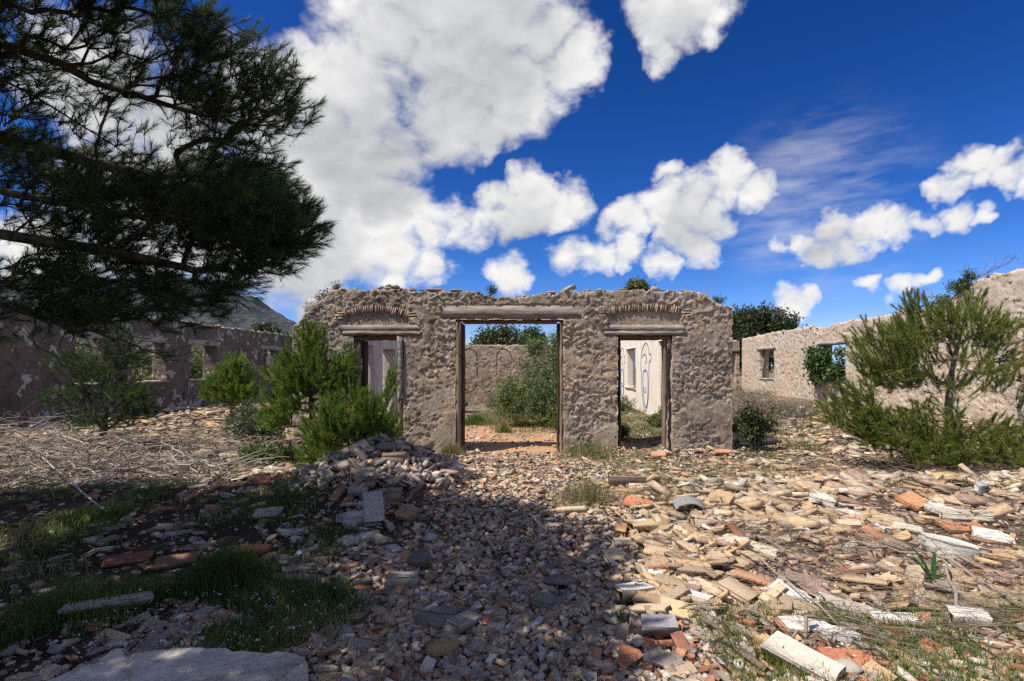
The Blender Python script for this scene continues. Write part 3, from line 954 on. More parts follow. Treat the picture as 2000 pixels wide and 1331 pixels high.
def build_inner():
    # the pale room wall behind the narrow right-hand doorway
    X1 = 3.55
    inv = (X1, 15.0)
    root = empty('cream_wall', (X1, 15.0, 0), 'cream plastered inner wall with blue spray-painted outlines and two openings', 'wall')
    ops = [(13.25, 14.49, -0.3, 2.34), (17.57, 19.5, 0.83, 2.29)]
    small = lambda u, z: 0.006 * (fbm(u * 3, z * 3, 3, 3) - 0.5)
    me, g = wall_solid('plaster', 10.1, 21.6, -0.1, lambda u: 2.55 + 0.45 * sstep(np.asarray(u, float), 11, 13.2) + 0.24 * sstep(np.asarray(u, float), 16, 21) + 0.03 * (fbm(np.asarray(u, float) * 3, np.asarray(u) * 0, 3, 5) - .5), 0.36, 0.09, ops, small, side_place(X1, inv, 1), M['cream'], seed=39, ragged=0.006, layers=3)
    obj('plaster', me, root)
    mb = MB(); mb.beam(-19.5, -17.57, -0.03, 0.36, 0, 0.05, 6, 0.006)
    obj('window_sill', mb.mesh('window_sill', M['timber']), root, rot=(0, 0, -math.pi / 2), loc=(0, -15.0, 0.80))
    # graffiti: long drop-like outlines, violet above and blue below
    def paint(y, z0, z1, wd):
        h = z1 - z0
        outer = [(-.5, .62), (-.5, .8), (-.3, .93), (0.05, 1.0), (.35, .93), (.42, .84), (.62, .82), (.6, .74), (.42, .70), (.40, .45), (.35, .2), (.15, .04), (0.0, 0.0), (-.2, .05), (-.38, .3)]
        inner = [(-.28, .42), (-.22, .57), (.05, .60), (.26, .54), (.30, .35), (.22, .14), (.05, .06), (-.12, .12), (-.24, .3)]
        face = [(-.35, .80), (-.1, .84), (.12, .80), (.1, .73), (.0, .70)]
        dots = [(-.12, .36), (-.16, .30), (.0, .275), (.1, .31), (0.02, .35)]
        for (pts, mat, cl, w) in ((outer, 'paint_violet', True, .024), (inner, 'paint_blue', True, .034), (face, 'paint_violet', False, .020), (dots, 'paint_blue', False, .026)):
            V, F = ribbon([(y + wd * a, z0 + h * b) for a, b in pts], w, cl)
            W = np.stack([np.full(len(V), -0.007), V[:, 0] - 15.0, V[:, 1]], -1)
            obj('graffiti', mesh_np('graffiti', W, F, M[mat]), root)
    paint(16.1, 0.22, 2.36, -1.25); paint(20.25, 0.25, 2.36, -1.0)

    # inner wall seen through the doorway behind the pines
    X2 = -4.02
    inv2 = (X2, 13.0)
    root = empty('inner_wall', (X2, 13.0, 0), 'greyish inner wall with two tall openings behind the narrow pine-filled doorway', 'wall')
    ops = [(11.85, 12.95, 0.35, 2.14), (13.75, 14.95, 0.35, 2.12)]
    me, g = wall_solid('plaster', 10.1, 21.3, -0.1, lambda u: 2.95 - 0.45 * sstep(np.asarray(u, float), 15.5, 18.5) + 0.03 * (fbm(np.asarray(u, float) * 3, np.asarray(u) * 0, 3, 6) - .5), 0.4, 0.08, ops, small, side_place(X2, inv2, -1), M['worn_white'], seed=49, ragged=0.008, layers=3)
    obj('plaster', me, root)

    # wall that closes the room at the back
    root = empty('back_wall', (0.0, 21.4, 0), 'low brown stone wall at the back of the room with black painted loops', 'wall')
    place = lambda u, w, z: (u, w, z)
    rel = rough_relief(81, 0.9, .17, .1)
    me, g = wall_solid('masonry', -4.6, 3.5, -0.1, lambda u: 2.52 + 0.04 * (fbm(np.asarray(u, float) * 5, np.asarray(u) * 0, 3, 6) - .5), 0.4, 0.05, [], rel, place, M['back'], seed=59)
    obj('masonry', me, root)
    for (cx, z0, z1, wd, pts) in ((-2.62, 0.60, 2.36, 0.68, [(-.5, .9), (-.2, 1.0), (.2, .98), (.42, .85), (.4, .2), (.1, 0), (-.25, .05), (-.45, .3)]),
                                  (-1.17, 0.9, 2.36, 0.68, [(-.45, 0), (-.48, .8), (-.1, 1.0), (.3, .92), (.45, .7), (.2, .55), (-.2, .6)])):
        V, F = ribbon([(cx + wd * a, z0 + (z1 - z0) * b) for a, b in pts], .017, len(pts) == 8)
        d = rel(V[:, 0], V[:, 1])
        W = np.stack([V[:, 0], -d - 0.012, V[:, 1]], -1)
        obj('graffiti', mesh_np('graffiti', W, F, M['paint_black']), root)


build_front()
build_left()
build_right()
build_inner()


# ------------------------------------------------------------------ plants
def grow(attr, base, base_par, step=0.12, sag=0.0, seed=0, rtip=0.003, power=0.45, wpath=0.35, rmax=None, wob=0.02):
    """grow a branching skeleton from the base nodes to every attractor; nearest first.
    returns P, parent, radius, tips, tip directions"""
    r = np.random.default_rng(seed)
    cap = len(base) + len(attr) * 30
    P = np.zeros((cap, 3)); par = np.full(cap, -1); plen = np.zeros(cap)
    n = len(base)
    P[:n] = base; par[:n] = base_par
    for i in range(n):
        if par[i] >= 0: plen[i] = plen[par[i]] + np.linalg.norm(P[i] - P[par[i]])
    order = np.argsort(np.min(np.linalg.norm(attr[:, None, :] - np.asarray(base)[None, :, :], axis=2), 1))
    tips = np.zeros(len(attr), int)
    for a in order:
        t = attr[a]
        d = np.linalg.norm(P[:n] - t, axis=1)
        j = int(np.argmin(d + wpath * plen[:n]))
        dist = d[j]
        k = max(2, int(math.ceil(dist / step)))
        if n + k >= cap: break
        pd = P[j] - P[par[j]] if par[j] >= 0 else np.array([0, 0, 1.0])
        pd = pd / (np.linalg.norm(pd) + 1e-9)
        c = P[j] + pd * dist * 0.35 + np.array([0, 0, sag * dist])
        s = np.linspace(0, 1, k + 1)[1:, None]
        pts = (1 - s) ** 2 * P[j] + 2 * s * (1 - s) * c + s ** 2 * t
        pts[:-1] += r.normal(0, wob * min(dist, 0.6), (k - 1, 3))
        P[n:n + k] = pts
        par[n] = j; par[n + 1:n + k] = np.arange(n, n + k - 1)
        seg = np.linalg.norm(np.diff(np.vstack([P[j], pts]), axis=0), axis=1)
        plen[n:n + k] = plen[j] + np.cumsum(seg)
        n += k
        tips[a] = n - 1
    P, par = P[:n], par[:n]
    w = np.zeros(n); w[tips] += 1.0
    for i in range(n - 1, 0, -1):
        if par[i] >= 0: w[par[i]] += w[i]
    rad = rtip * np.maximum(w, 1) ** power
    if rmax is not None: rad = np.minimum(rad, rmax)
    D = P[tips] - P[par[tips]]
    D /= np.linalg.norm(D, axis=1, keepdims=True) + 1e-9
    return P, par, rad, tips, D


def wood_mesh(name, P, par, rad, mat, origin, thick_at=0.012):
    i = np.nonzero(par >= 0)[0]
    p0, p1 = P[par[i]] - origin, P[i] - origin
    r0, r1 = np.minimum(rad[par[i]], rad[i] * 1.6), rad[i]
    big = r1 > thick_at
    V, F, n = [], [], 0
    for sel, sides in ((big, 7), (~big, 3)):
        if sel.any():
            v, f = tubes(p0[sel], p1[sel], r0[sel], r1[sel], sides)
            V.append(v); F.append(f + n); n += len(v)
    return mesh_np(name, np.concatenate(V), np.concatenate(F), mat, True)


def needle_arrays(P, D, n, shoot, length, width, cols, seed, spread=0.62, curl=0.0):
    """needle tufts: P tips, D directions. returns V, F, C"""
    r = np.random.default_rng(seed)
    m = len(P)
    A, B = frame_of(D)
    t = r.random((m, n)) ** 0.8
    az = r.random((m, n)) * 2 * np.pi
    sp = spread * (0.55 + 0.9 * r.random((m, n))) * (1.25 - 0.75 * t)
    L = length * (0.7 + 0.5 * r.random((m, n)))
    rad = A[:, None] * np.cos(az)[..., None] + B[:, None] * np.sin(az)[..., None]
    nd = D[:, None] * np.cos(sp)[..., None] + rad * np.sin(sp)[..., None]
    base = P[:, None] - D[:, None] * ((1 - t) * shoot)[..., None]
    side = np.cross(nd, r.normal(0, 1, nd.shape)); side /= np.linalg.norm(side, axis=2, keepdims=True) + 1e-9
    w = width * 0.5
    v0 = base - side * w; v1 = base + side * w; v2 = base + nd * L[..., None] + np.array([0, 0, curl])
    V = np.stack([v0, v1, v2], 2).reshape(-1, 3)
    F = np.arange(len(V)).reshape(-1, 3)
    ci = r.integers(0, len(cols), m)
    C = np.array(cols)[ci][:, None, :] * (0.8 + 0.4 * r.random((m, n, 1)))
    C = np.repeat(C.reshape(-1, 3), 3, 0)
    return V, F, C


def leaf_arrays(P, n, spread, size, cols, seed, aspect=0.55, up=0.35):
    """small leaves scattered about each point"""
    r = np.random.default_rng(seed)
    m = len(P)
    c = P[:, None] + r.normal(0, spread, (m, n, 3))
    ax = r.normal(0, 1, (m, n, 3)); ax /= np.linalg.norm(ax, axis=2, keepdims=True)
    nr = r.normal(0, 1, (m, n, 3)) + np.array([0, 0, up]); sd = np.cross(ax, nr); sd /= np.linalg.norm(sd, axis=2, keepdims=True) + 1e-9
    L = size * (0.6 + 0.8 * r.random((m, n, 1)))
    a, b = c - ax * L * 0.5, c + ax * L * 0.5
    s1, s2 = c + sd * L * aspect * 0.5, c - sd * L * aspect * 0.5
    V = np.stack([a, s1, b, s2], 2).reshape(-1, 3)
    F = np.arange(len(V)).reshape(-1, 4)
    C = np.array(cols)[r.integers(0, len(cols), m)][:, None, :] * (0.7 + 0.6 * r.random((m, n, 1)))
    return V, F, np.repeat(C.reshape(-1, 3), 4, 0)


def in_blobs(blobs, n, seed, shell=0.0):
    """n points inside ellipsoids (cx,cy,cz, rx,ry,rz, weight)"""
    r = np.random.default_rng(seed)
    w = np.array([b[6] for b in blobs], float); w /= w.sum()
    out = []
    for b, k in zip(blobs, np.round(w * n).astype(int)):
        d = r.normal(0, 1, (k, 3)); d /= np.linalg.norm(d, axis=1, keepdims=True)
        rr = (shell + (1 - shell) * r.random((k, 1))) ** (1 / 2.2)
        out.append(np.array(b[:3]) + d * rr * np.array(b[3:6]))
    return np.concatenate(out)


PINE_DARK = [(0.045, 0.085, 0.026), (0.060, 0.105, 0.030), (0.078, 0.120, 0.034), (0.038, 0.070, 0.030), (0.098, 0.128, 0.042)]
PINE_YOUNG = [(0.13, 0.225, 0.034), (0.165, 0.255, 0.040), (0.205, 0.280, 0.046), (0.10, 0.175, 0.034), (0.24, 0.285, 0.056)]
PINE_OLIVE = [(0.195, 0.245, 0.044), (0.230, 0.270, 0.052), (0.160, 0.215, 0.040), (0.270, 0.275, 0.068), (0.120, 0.170, 0.038)]


def pine(label, base, trunk, attr, out_c, group=None, needles=60, nlen=0.085, nwid=0.003, shoot=0.16, cols=PINE_YOUNG, seed=1, rtip=0.003, power=0.45,
         up=0.5, bark='bark', step=0.12, sag=-0.02, name='pine_tree', extra=None, wpath=0.35, rmax=None):
    origin = np.array(base, float)
    root = empty(name, tuple(base), label, 'tree', group)
    tr = np.array(trunk, float)
    seg = [tr[0]]
    for a, b in zip(tr[:-1], tr[1:]):
        k = max(2, int(np.linalg.norm(b - a) / (step * 1.5)))
        for s in np.linspace(0, 1, k + 1)[1:]: seg.append(a + (b - a) * s)
    seg = np.array(seg)
    P, par, rad, tips, D = grow(attr, seg, np.arange(-1, len(seg) - 1), step, sag, seed, rtip, power, wpath, rmax)
    obj('trunk', wood_mesh('trunk', P, par, rad, M[bark], origin), root)
    T = P[tips]
    r = np.random.default_rng(seed + 5)
    out = T - np.array(out_c); out /= np.linalg.norm(out, axis=1, keepdims=True) + 1e-9
    d2 = D * 0.6 + out * 0.4 + np.array([0, 0, up]) + r.normal(0, 0.22, D.shape)
    d2 /= np.linalg.norm(d2, axis=1, keepdims=True)
    T2 = T + d2 * shoot
    Vs, Fs, Cs, n = [], [], [], 0
    for (pp, dd, k) in ((T2, d2, needles), (P[par[tips]], D, max(8, needles // 3))):
        V, F, C = needle_arrays(pp, dd, k, shoot, nlen, nwid, cols, seed + 9 + k)
        Vs.append(V); Fs.append(F + n); Cs.append(C); n += len(V)
    # the green shoots themselves
    sv, sf = tubes(T, T2, np.full(len(T), rtip), np.full(len(T), rtip * .7), 3)
    Vs.append(sv); Cs.append(np.tile(np.array([[0.14, 0.11, 0.06]]), (len(sv), 1)))
    Vn = np.concatenate(Vs) - origin
    me = mesh_np('needles', Vn, [np.concatenate(Fs), sf + n], M['needle'], False, np.concatenate(Cs))
    o = obj('needles', me, root); o['kind'] = 'stuff'
    return root


def build_big_pine():
    """the old pine whose boughs hang in from the left; its trunk stands outside the frame"""
    base = (-5.6, 3.0, float(terrain(-5.6, 3.0)))
    trunk = [base, (-5.5, 3.05, 1.6), (-5.65, 3.15, 3.2), (-5.4, 3.2, 5.2), (-5.3, 3.2, 7.0)]
    # boughs seen in the frame: (cx,cy,cz, rx,ry,rz, weight); right lobes first
    lobes = [
        (-2.75, 4.5, 4.10, 0.75, 0.55, 0.36, 95), (-2.35, 4.5, 3.90, 0.42, 0.45, 0.30, 75), (-3.25, 4.4, 4.30, 0.75, 0.6, 0.42, 90),
        (-2.75, 4.6, 3.45, 0.52, 0.5, 0.24, 70), (-2.95, 4.4, 3.75, 0.65, 0.5, 0.25, 55),
        (-2.45, 4.5, 2.85, 0.55, 0.5, 0.36, 150), (-2.75, 4.6, 2.55, 0.60, 0.5, 0.26, 110), (-3.05, 4.5, 2.95, 0.70, 0.5, 0.30, 100),
        (-2.10, 4.5, 2.80, 0.24, 0.3, 0.20, 28), (-3.1, 4.6, 2.30, 0.55, 0.45, 0.18, 60),
        (-3.9, 4.5, 2.45, 0.75, 0.6, 0.35, 130), (-3.9, 4.3, 3.45, 0.8, 0.7, 0.45, 120), (-4.0, 4.2, 4.35, 0.9, 0.7, 0.5, 120),
        (-4.6, 4.3, 2.55, 0.6, 0.7, 0.45, 100), (-4.8, 4.2, 3.6, 0.7, 0.8, 0.6, 110), (-3.5, 4.2, 2.9, 0.6, 0.5, 0.25, 60),
        (-3.6, 4.0, 4.75, 0.8, 0.7, 0.35, 90), (-4.5, 4.6, 2.0, 0.5, 0.4, 0.18, 60), (-3.35, 4.55, 2.12, 0.55, 0.5, 0.20, 90), (-4.3, 4.5, 2.25, 0.7, 0.5, 0.28, 130), (-3.3, 4.5, 2.62, 0.6, 0.5, 0.22, 90), (-2.85, 4.5, 4.55, 0.45, 0.4, 0.22, 45), (-4.3, 4.3, 4.0, 0.6, 0.5, 0.35, 70),
    ]
    # the rest of the crown, above and behind the frame, which throws the shade over the ground
    rest = [
        (-2.35, 2.2, 4.3, 0.70, 0.95, 0.35, 260), (-2.75, 3.0, 4.75, 0.85, 0.8, 0.35, 230), (-3.3, 1.8, 4.3, 1.1, 1.2, 0.6, 380), (-2.6, 0.9, 4.2, 0.9, 1.0, 0.5, 300),
        (-3.3, 0.3, 4.4, 1.3, 1.2, 0.7, 200), (-4.4, 2.6, 5.4, 1.4, 1.4, 0.8, 240), (-3.1, 3.2, 5.4, 1.1, 0.9, 0.5, 200), (-5.8, 2.2, 4.6, 1.4, 1.5, 0.9, 220),
        (-5.4, 4.3, 4.6, 1.1, 1.0, 0.8, 160), (-6.9, 3.6, 4.2, 1.3, 1.4, 0.9, 190), (-6.4, 5.0, 4.0, 1.0, 0.9, 0.6, 140), (-5.3, 3.3, 6.6, 1.1, 1.1, 0.7, 110), (-7.9, 4.4, 4.2, 1.0, 1.1, 0.8, 150),
        (-9.2, 4.2, 4.2, 1.1, 1.1, 0.8, 190), (-4.3, 1.4, 4.9, 1.2, 1.2, 0.7, 320), (-5.4, 1.6, 4.4, 1.2, 1.2, 0.7, 330), (-6.6, 1.2, 4.4, 1.2, 1.2, 0.8, 300), (-4.6, 2.3, 4.2, 0.8, 0.8, 0.5, 200), (-7.8, 1.4, 4.6, 1.2, 1.2, 0.8, 260), (-7.4, 2.6, 4.8, 1.4, 1.3, 0.8, 220), (-10.5, 3.6, 4.4, 1.2, 1.2, 0.8, 200), (-4.2, 3.3, 4.9, 1.0, 0.7, 0.45, 180), (-6.2, 4.4, 4.6, 1.2, 1.0, 0.8, 260), (-6.0, 3.2, 4.3, 0.9, 0.8, 0.6, 260), (-7.3, 5.2, 4.0, 1.0, 0.8, 0.6, 240), (-8.6, 4.7, 4.0, 1.0, 0.8, 0.6, 240), (-4.9, 1.6, 4.2, 0.8, 0.8, 0.6, 200), (-5.3, 2.3, 4.3, 0.8, 0.7, 0.5, 200), (-7.0, 0.2, 4.6, 1.5, 1.2, 0.9, 260), (-5.0, 0.3, 4.6, 1.3, 1.2, 0.8, 280), (-8.2, 5.4, 4.0, 1.0, 0.8, 0.6, 140),
    ]
    seen = in_blobs(lobes, int(1.9 * sum(l[6] for l in lobes)), 3, 0.15)
    g = fbm(seen[:, 0] * 2.6 + seen[:, 1] * 1.3, seen[:, 2] * 3.4 + seen[:, 1] * 1.1, 3, 44)
    low_part = sstep(-seen[:, 2], -3.3, -2.7)
    seen = seen[(g > 0.505 - 0.02 * low_part) | (np.random.default_rng(9).random(len(seen)) < 0.22)]
    # boughs on the far side, over the heap
    seen = np.concatenate([seen, in_blobs([(-3.70, 6.15, 3.6, 1.0, 0.75, 0.45, 3.8), (-5.0, 5.7, 3.6, 0.8, 0.7, 0.5, 1)], 1750, 14)])
    rest_p = in_blobs(rest, sum(l[6] for l in rest), 4, 0.1)
    origin = np.array(base)
    root = empty('pine_tree', base, 'big old dark green pine whose boughs overhang the rubble', 'tree')
    tr = np.array(trunk)
    seg = [tr[0]]
    for a, b in zip(tr[:-1], tr[1:]):
        for s in np.linspace(0, 1, 9)[1:]: seg.append(a + (b - a) * s)
    par0 = list(range(-1, len(seg) - 1))
    # main limbs
    for (h, pts) in ((22, [(-4.6, 3.9, 4.35), (-3.7, 4.3, 4.02), (-2.9, 4.5, 3.82), (-2.3, 4.5, 3.72)]),
                     (21, [(-4.6, 3.8, 4.1), (-4.0, 4.2, 3.75), (-3.4, 4.4, 3.35), (-2.9, 4.5, 3.15)]),
                     (17, [(-4.6, 3.9, 3.05), (-3.7, 4.35, 2.95), (-2.9, 4.5, 2.85), (-2.3, 4.5, 2.75)]),
                     (15, [(-4.7, 3.9, 2.7), (-3.9, 4.3, 2.62), (-3.1, 4.5, 2.5), (-2.5, 4.55, 2.45)]),
                     (13, [(-4.9, 4.1, 2.35), (-4.5, 4.4, 2.12), (-4.0, 4.6, 1.92), (-3.7, 4.7, 1.82)]),
                     (24, [(-4.5, 3.0, 4.9), (-3.6, 2.7, 4.8), (-2.9, 2.4, 4.6), (-2.3, 2.2, 4.35)]),
                     (19, [(-5.0, 4.3, 3.7), (-4.5, 5.2, 3.7), (-3.9, 5.8, 3.65)]), (23, [(-6.3, 3.4, 4.5), (-7.2, 4.0, 4.4), (-8.2, 4.3, 4.3)]), (25, [(-4.6, 1.8, 4.8), (-3.6, 0.9, 4.6)])):
        last = h
        for a in pts:
            a = np.array(a); p = np.array(seg[last])
            for s in (0.25, 0.5, 0.75, 1.0):
                seg.append(p + (a - p) * s + RNG.normal(0, 0.012, 3)); par0.append(last); last = len(seg) - 1
    seg = np.array(seg)
    # the low bare boughs that cross the long wall
    low = in_blobs([(-4.0, 4.65, 1.85, 0.55, 0.3, 0.14, 1), (-3.6, 4.75, 1.72, 0.35, 0.25, 0.14, 1)], 46, 8)
    allp = np.concatenate([seen, low, rest_p])
    P, par, rad, tips, D = grow(allp, seg, np.array(par0), 0.13, -0.03, 5, 0.0030, 0.40, 0.22, 0.13, 0.03)
    obj('trunk', wood_mesh('trunk', P, par, rad, M['bark'], origin), root)
    r = np.random.default_rng(6)
    T = P[tips]
    ns, nl = len(seen), len(low)
    out = T - np.array([-4.6, 3.6, 3.3]); out[:, 2] *= 0.5
    out /= np.linalg.norm(out, axis=1, keepdims=True)
    d2 = D * 0.5 + out * 0.55 + np.array([0.15, 0, 0.55]) + r.normal(0, 0.25, D.shape)
    d2 /= np.linalg.norm(d2, axis=1, keepdims=True)
    Vs, Fs, Cs, n = [], [], [], 0
    sh = 0.13
    T2 = T + d2 * sh
    groups = ((T2[:ns], d2[:ns], 66, 0.092, 0.0030), (P[par[tips[:ns]]], D[:ns], 18, 0.085, 0.0030),
              (T2[ns + nl:], d2[ns + nl:], 46, 0.12, 0.014), (P[par[tips[ns + nl:]]], D[ns + nl:], 24, 0.12, 0.014), (T2[ns:ns + nl:2], d2[ns:ns + nl:2], 30, 0.07, 0.003))
    for gi, (pp, dd, k, L, wd) in enumerate(groups):
        V, F, C = needle_arrays(pp, dd, k, sh * 1.15, L, wd, PINE_DARK, 60 + gi)
        Vs.append(V); Fs.append(F + n); Cs.append(C); n += len(V)
        # side shoots make each tuft a spray
    side = d2[:ns] + r.normal(0, 0.55, (ns, 3)); side /= np.linalg.norm(side, axis=1, keepdims=True)
    V, F, C = needle_arrays(T[:ns] + side * 0.10, side, 40, 0.12, 0.088, 0.0030, PINE_DARK, 71)
    Vs.append(V); Fs.append(F + n); Cs.append(C); n += len(V)
    sv, sf = tubes(np.concatenate([T, T[:ns]]), np.concatenate([T2, T[:ns] + side * 0.10]), np.full(len(T) + ns, 0.003), np.full(len(T) + ns, 0.002), 3)
    Vs.append(sv); Cs.append(np.tile(np.array([[0.06, 0.045, 0.03]]), (len(sv), 1)))
    me = mesh_np('needles', np.concatenate(Vs) - origin, [np.concatenate(Fs), sf + n], M['needle'], False, np.concatenate(Cs))
    o = obj('needles', me, root); o['kind'] = 'stuff'
    # a few dark cones on the boughs
    for (x, y, z) in ((-3.62, 4.52, 3.98), (-3.55, 4.4, 3.80), (-4.25, 4.62, 1.98), (-3.2, 4.5, 2.75)):
        c = obj('pine_cone', ROCKS[2], root, color=(0.05, 0.035, 0.025))
        near = P[int(np.argmin(np.linalg.norm(P - np.array([x, y, z]), axis=1) + 9.0 * (rad < .004)))]
        c.location = (near[0] - base[0], near[1] - base[1], near[2] - base[2] - .03); c.scale = (0.032, 0.034, 0.045); c.rotation_euler = (0.4, 0.8, x)


def build_young_pines():
    # upright sapling with a bare foot, just before the ruin
    b = (-3.62, 8.35, gz(-3.62, 8.35))
    att = in_blobs([(-3.66, 8.35, 1.62, 0.42, 0.4, 0.5, 3), (-3.95, 8.3, 1.25, 0.38, 0.4, 0.42, 3), (-3.3, 8.4, 1.35, 0.36, 0.35, 0.42, 2.5), (-4.05, 8.2, 0.85, 0.28, 0.3, 0.30, 1.6), (-3.62, 8.3, 2.0, 0.25, 0.2, 0.22, 1)], 430, 21)
    pine('young bright green pine with a bare dark foot before the ruin', b, [b, (-3.60, 8.35, 0.8), (-3.66, 8.35, 1.9)], att, (-3.64, 8.35, 0.9), 'young pines beside the ruin', 120, 0.088, 0.0050, 0.16, PINE_YOUNG, 22, 0.0028, up=0.75)
    # bushy sapling filling the narrow doorway
    b = (-2.75, 8.0, gz(-2.75, 8.0))
    att = in_blobs([(-2.90, 8.05, 0.80, 0.46, 0.4, 0.48, 3.4), (-2.58, 8.2, 0.70, 0.36, 0.4, 0.42, 2.6), (-3.15, 7.8, 0.55, 0.36, 0.35, 0.36, 2.2), (-3.02, 8.3, 1.45, 0.14, 0.2, 0.42, 1.0), (-3.15, 7.55, 0.22, 0.32, 0.25, 0.16, 1.2), (-2.36, 8.4, 1.25, 0.10, 0.12, 0.34, .5), (-2.38, 8.2, 0.5, 0.22, 0.3, 0.32, 1)], 560, 23)
    pine('dense bushy young pine growing before the narrow doorway', b, [b, (-2.82, 8.05, 0.5), (-2.9, 8.1, 1.3)], att, (-2.75, 8.1, 0.3), 'young pines beside the ruin', 120, 0.088, 0.0050, 0.16, PINE_YOUNG, 24, 0.0028, up=0.7)
    # sapling before the long wall
    b = (-7.75, 13.2, gz(-7.75, 13.2))
    att = in_blobs([(-7.75, 13.2, 1.15, 0.55, 0.5, 0.55, 3), (-7.65, 13.2, 1.55, 0.3, 0.3, 0.4, 1.4), (-8.15, 13.1, 0.95, 0.35, 0.3, 0.3, 1.2), (-7.4, 13.1, 0.85, 0.4, 0.3, 0.35, 1.4)], 330, 25)
    pine('small round bright pine standing before the long shaded wall', b, [b, (-7.75, 13.2, 0.8), (-7.7, 13.2, 1.6)], att, (-7.75, 13.2, 0.6), 'young pines beside the ruin', 90, 0.10, 0.0075, 0.18, PINE_YOUNG, 26, 0.004, up=0.7)
    # shaded sapling at the far left, under the big boughs
    b = (-8.3, 9.9, gz(-8.3, 9.9))
    att = in_blobs([(-8.3, 9.9, 1.35, 0.5, 0.45, 0.40, 2), (-8.75, 9.9, 1.65, 0.55, 0.4, 0.22, 1.6), (-8.85, 9.8, 1.0, 0.4, 0.4, 0.22, 1.2), (-7.75, 9.8, 1.05, 0.5, 0.4, 0.25, 2), (-7.95, 10.0, 1.8, 0.45, 0.3, 0.25, 1.5), (-7.5, 9.7, 0.75, 0.4, 0.35, 0.2, 1.2), (-8.3, 9.8, 0.6, 0.6, 0.4, 0.25, 1.4), (-8.1, 10.0, 2.2, 0.25, 0.25, 0.25, .6)], 620, 27)
    pine('dark shaded young pine with drooping boughs close to the long wall', b, [b, (-8.25, 9.9, 0.9), (-8.3, 9.9, 2.0)], att, (-8.3, 9.9, 0.8), 'young pines beside the ruin', 60, 0.09, 0.005, 0.16, PINE_DARK, 28, 0.0035, up=0.2)
    # the wide open pine at the right
    b = (6.85, 8.3, gz(6.85, 8.3))
    tr = [b, (6.82, 8.3, 0.45), (6.70, 8.25, 0.95), (6.72, 8.2, 1.55), (6.85, 8.2, 2.1)]
    bl = [(5.60, 8.2, 1.85, 0.48, 0.5, 0.48, 3.0), (5.75, 8.2, 1.45, 0.45, 0.45, 0.28, 2), (6.35, 8.2, 2.2, 0.45, 0.45, 0.36, 2.2), (6.95, 8.2, 2.25, 0.5, 0.45, 0.32, 1.8), (7.6, 8.1, 2.0, 0.5, 0.5, 0.34, 2.0),
          (8.15, 8.0, 1.55, 0.5, 0.5, 0.34, 1.8), (8.0, 7.8, 1.05, 0.5, 0.5, 0.26, 1.6), (5.0, 8.0, 0.85, 0.5, 0.5, 0.28, 2.4), (5.5, 7.9, 0.55, 0.55, 0.45, 0.28, 2.6), (6.1, 7.8, 0.75, 0.55, 0.5, 0.28, 2.0), (6.5, 7.7, 0.42, 0.6, 0.4, 0.22, 1.8),
          (7.3, 7.8, 0.55, 0.55, 0.5, 0.24, 1.5), (5.0, 7.9, 1.15, 0.22, 0.3, 0.18, .6), (6.6, 8.0, 1.5, 0.6, 0.5, 0.4, 1.5), (7.5, 7.9, 1.45, 0.45, 0.5, 0.3, 1.2), (6.0, 8.2, 1.9, 0.4, 0.4, 0.3, 1.0), (8.6, 7.9, 0.8, 0.4, 0.4, 0.4, 1.0), (7.05, 8.2, 2.55, 0.16, 0.15, 0.2, 0.35), (6.1, 8.2, 2.55, 0.2, 0.15, 0.16, .35), (5.9, 7.4, 0.35, 0.5, 0.35, 0.18, 1.6), (5.3, 7.7, 0.6, 0.4, 0.4, 0.22, 1.2), (7.0, 7.3, 0.4, 0.5, 0.35, 0.2, 1.2), (8.1, 7.5, 0.5, 0.5, 0.4, 0.28, 1.4), (8.4, 8.0, 1.9, 0.45, 0.4, 0.35, 1.2)]
    att = in_blobs(bl, 2000, 29, 0.2)
    pine('wide open olive green pine with pale boughs before the pale wall', b, tr, att, (6.75, 8.2, 0.9), 'young pines beside the ruin', 110, 0.074, 0.0050, 0.19, PINE_OLIVE, 30, 0.0032, up=0.75, bark='pale_bark', wpath=0.18, power=0.42)


def bush(name, label, base, blobs, n, leaves, size, cols, seed, group=None, twig='pale_bark', rtip=0.003, spread=0.06, aspect=0.55, cat='bush', step=0.14, stems=1, mat='leaf', wpath=0.2):
    origin = np.array(base, float)
    root = empty(name, tuple(base), label, cat, group)
    att = in_blobs(blobs, n, seed)
    cx = np.average([b[:3] for b in blobs], axis=0)
    seg, par = [origin], [-1]
    r = np.random.default_rng(seed)
    for s in range(stems):
        e = origin + (cx - origin) * 0.45 + r.normal(0, 0.12, 3) * (stems > 1)
        last = 0
        for t in (0.4, 0.8, 1.0):
            seg.append(origin + (e - origin) * t); par.append(last); last = len(seg) - 1
    P, pr, rad, tips, D = grow(att, np.array(seg), np.array(par), step, 0.06, seed, rtip, 0.42, wpath)
    obj('stem', wood_mesh('stem', P, pr, rad, M[twig], origin), root)
    pts = np.concatenate([P[tips], P[pr[tips]]])
    V, F, C = leaf_arrays(pts, leaves, spread, size, cols, seed + 3, aspect)
    o = obj('leaves', mesh_np('leaves', V - origin, F, M[mat], False, C), root)
    o['kind'] = 'stuff'
    return root


GREEN = [(0.055, 0.105, 0.028), (0.075, 0.130, 0.034), (0.095, 0.150, 0.040), (0.050, 0.085, 0.026)]
OAK = [(0.045, 0.070, 0.024), (0.060, 0.085, 0.030), (0.075, 0.095, 0.036), (0.085, 0.095, 0.050), (0.038, 0.058, 0.022)]
GREY_GREEN = [(0.085, 0.110, 0.060), (0.11, 0.135, 0.075), (0.14, 0.16, 0.095), (0.065, 0.085, 0.042)]
YELLOW_GREEN = [(0.15, 0.17, 0.045), (0.12, 0.15, 0.04), (0.18, 0.18, 0.06)]


